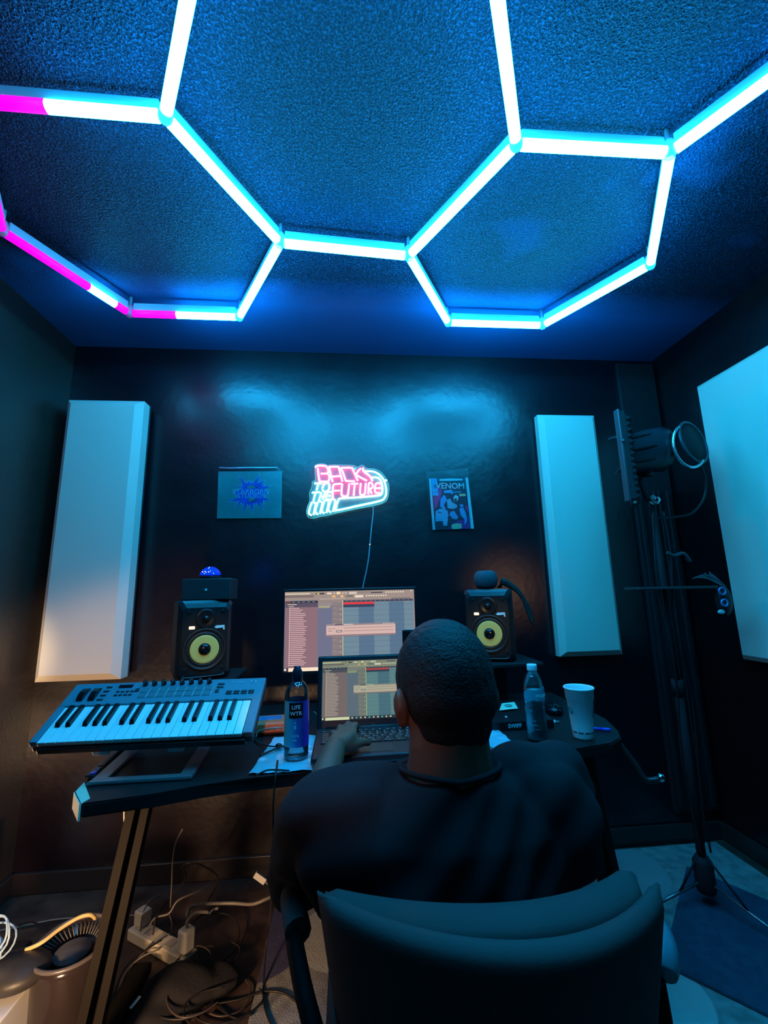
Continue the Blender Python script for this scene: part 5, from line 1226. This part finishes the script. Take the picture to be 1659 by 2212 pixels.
part('hair', H, body, hair_mat()) if False else part('hair', H, pr_, hair_mat())
# beard, eyes
Bd = MB(); ell(Bd, HM, (0, .042, -.110), (.047, .050, .035)); 
for s in (-1, 1): ell(Bd, HM, (s*.048, .020, -.090), (.016, .032, .038)); ell(Bd, HM, (s*.056, .012, -.055), (.010, .016, .034))
part('beard', remesh(Bd, .004, 4), pr_, hair_mat())
for s in (-1, 1):
    mb = MB(); p = HM @ V((s*.031, .078, -.030)); mb.sphere(p, .012, n=14, m=10); part('eye', mb, pr_, mat('eye_white', (.7, .68, .65), .2, bump=(10, .02, .001)))
# t-shirt
S = MB()
def sec(z, cx, cy, rx, ry, n=36, e=2.4):
    out = []
    for i in range(n):
        a = 2*pi*i/n; c, s = cos(a), sin(a)
        out.append(V((cx+rx*abs(c)**(2/e)*(1 if c > 0 else -1), cy+ry*abs(s)**(2/e)*(1 if s > 0 else -1), z)))
    return out
S.rings([sec(.49, .188, .86, .165, .135), sec(.56, .187, .85, .185, .145), sec(.66, .183, .83, .200, .145), (sec(.76, .178, .815, .205, .135)), sec(.82, .172, .81, .205, .122), sec(.86, .170, .81, .180, .104), sec(.882, .172, .805, .130, .092), sec(.900, .175, .80, .094, .082)])
limb(S, [(.09, .805, .856), (.02, .80, .848), (-.045, .80, .838)], [.052, .064, .066]); limb(S, [(.26, .81, .868), (.32, .815, .868), (.378, .825, .856)], [.052, .060, .064])
limb(S, [(-.045, .80, .838), (-.070, .865, .765), (-.088, .930, .690), (-.075, 1.03, .725)], [.066, .064, .060, .050]); limb(S, [(.378, .825, .856), (.415, .90, .770), (.450, .975, .700), (.425, 1.07, .725)], [.066, .064, .060, .050])
ell(S, Matrix(), (.02, .765, .80), (.10, .055, .10)); ell(S, Matrix(), (.33, .775, .81), (.10, .055, .10))
S = remesh(S, .006, 6)
for v in S.bm.verts:
    p = v.co; n_ = v.normal if v.normal.length else V((0, 0, 1))
    w1 = .0055*sin(p.x*38+p.z*46+2*sin(p.z*19))*max(0, min(1, (.92-p.z)*8)); w2 = .0035*sin(-p.x*61+p.z*72+3*sin(p.x*14))
    v.co = p+n_*(w1+w2)*.9
shirt_m = mat('black_cotton', (.020, .018, .021), .9, bump=(420, .3, .0008), spec=.2)
sh_ = part('t_shirt', S, pr_, shirt_m)
mb = MB(); pts = [V((.176+.086*cos(a), .798+.082*sin(a), .893-.016*sin(a)*.9+.010*abs(cos(a)))) for a in [2*pi*k/32 for k in range(32)]]
mb.tube(pts, .0048, 8, True); part('collar', mb, sh_, shirt_m)
# trousers and shoes
Tm = MB()
for s, kx in ((-1, .07), (1, .30)):
    limb(Tm, [(.185+s*.075, .83, .555), (kx, 1.20, .545)], [.088, .068], 18); limb(Tm, [(kx, 1.20, .545), (kx+s*.01, 1.225, .30), (kx+s*.01, 1.20, .12)], [.066, .060, .055], 16)
ell(Tm, Matrix(), (.187, .82, .555), (.155, .13, .07))
part('trousers', remesh(Tm, .009, 6), pr_, mat('dark_denim', (.015, .018, .03), .85, bump=(300, .3, .001)))
for s, kx in ((-1, .07), (1, .30)):
    mb = MB(); mb.sphere((kx+s*.01, 1.25, .048), .055, (.85, 2.2, .72), 20, 12); part('shoe', mb, pr_, mat('black_shoe', (.02, .02, .02), .5, bump=(60, .2, .001)))
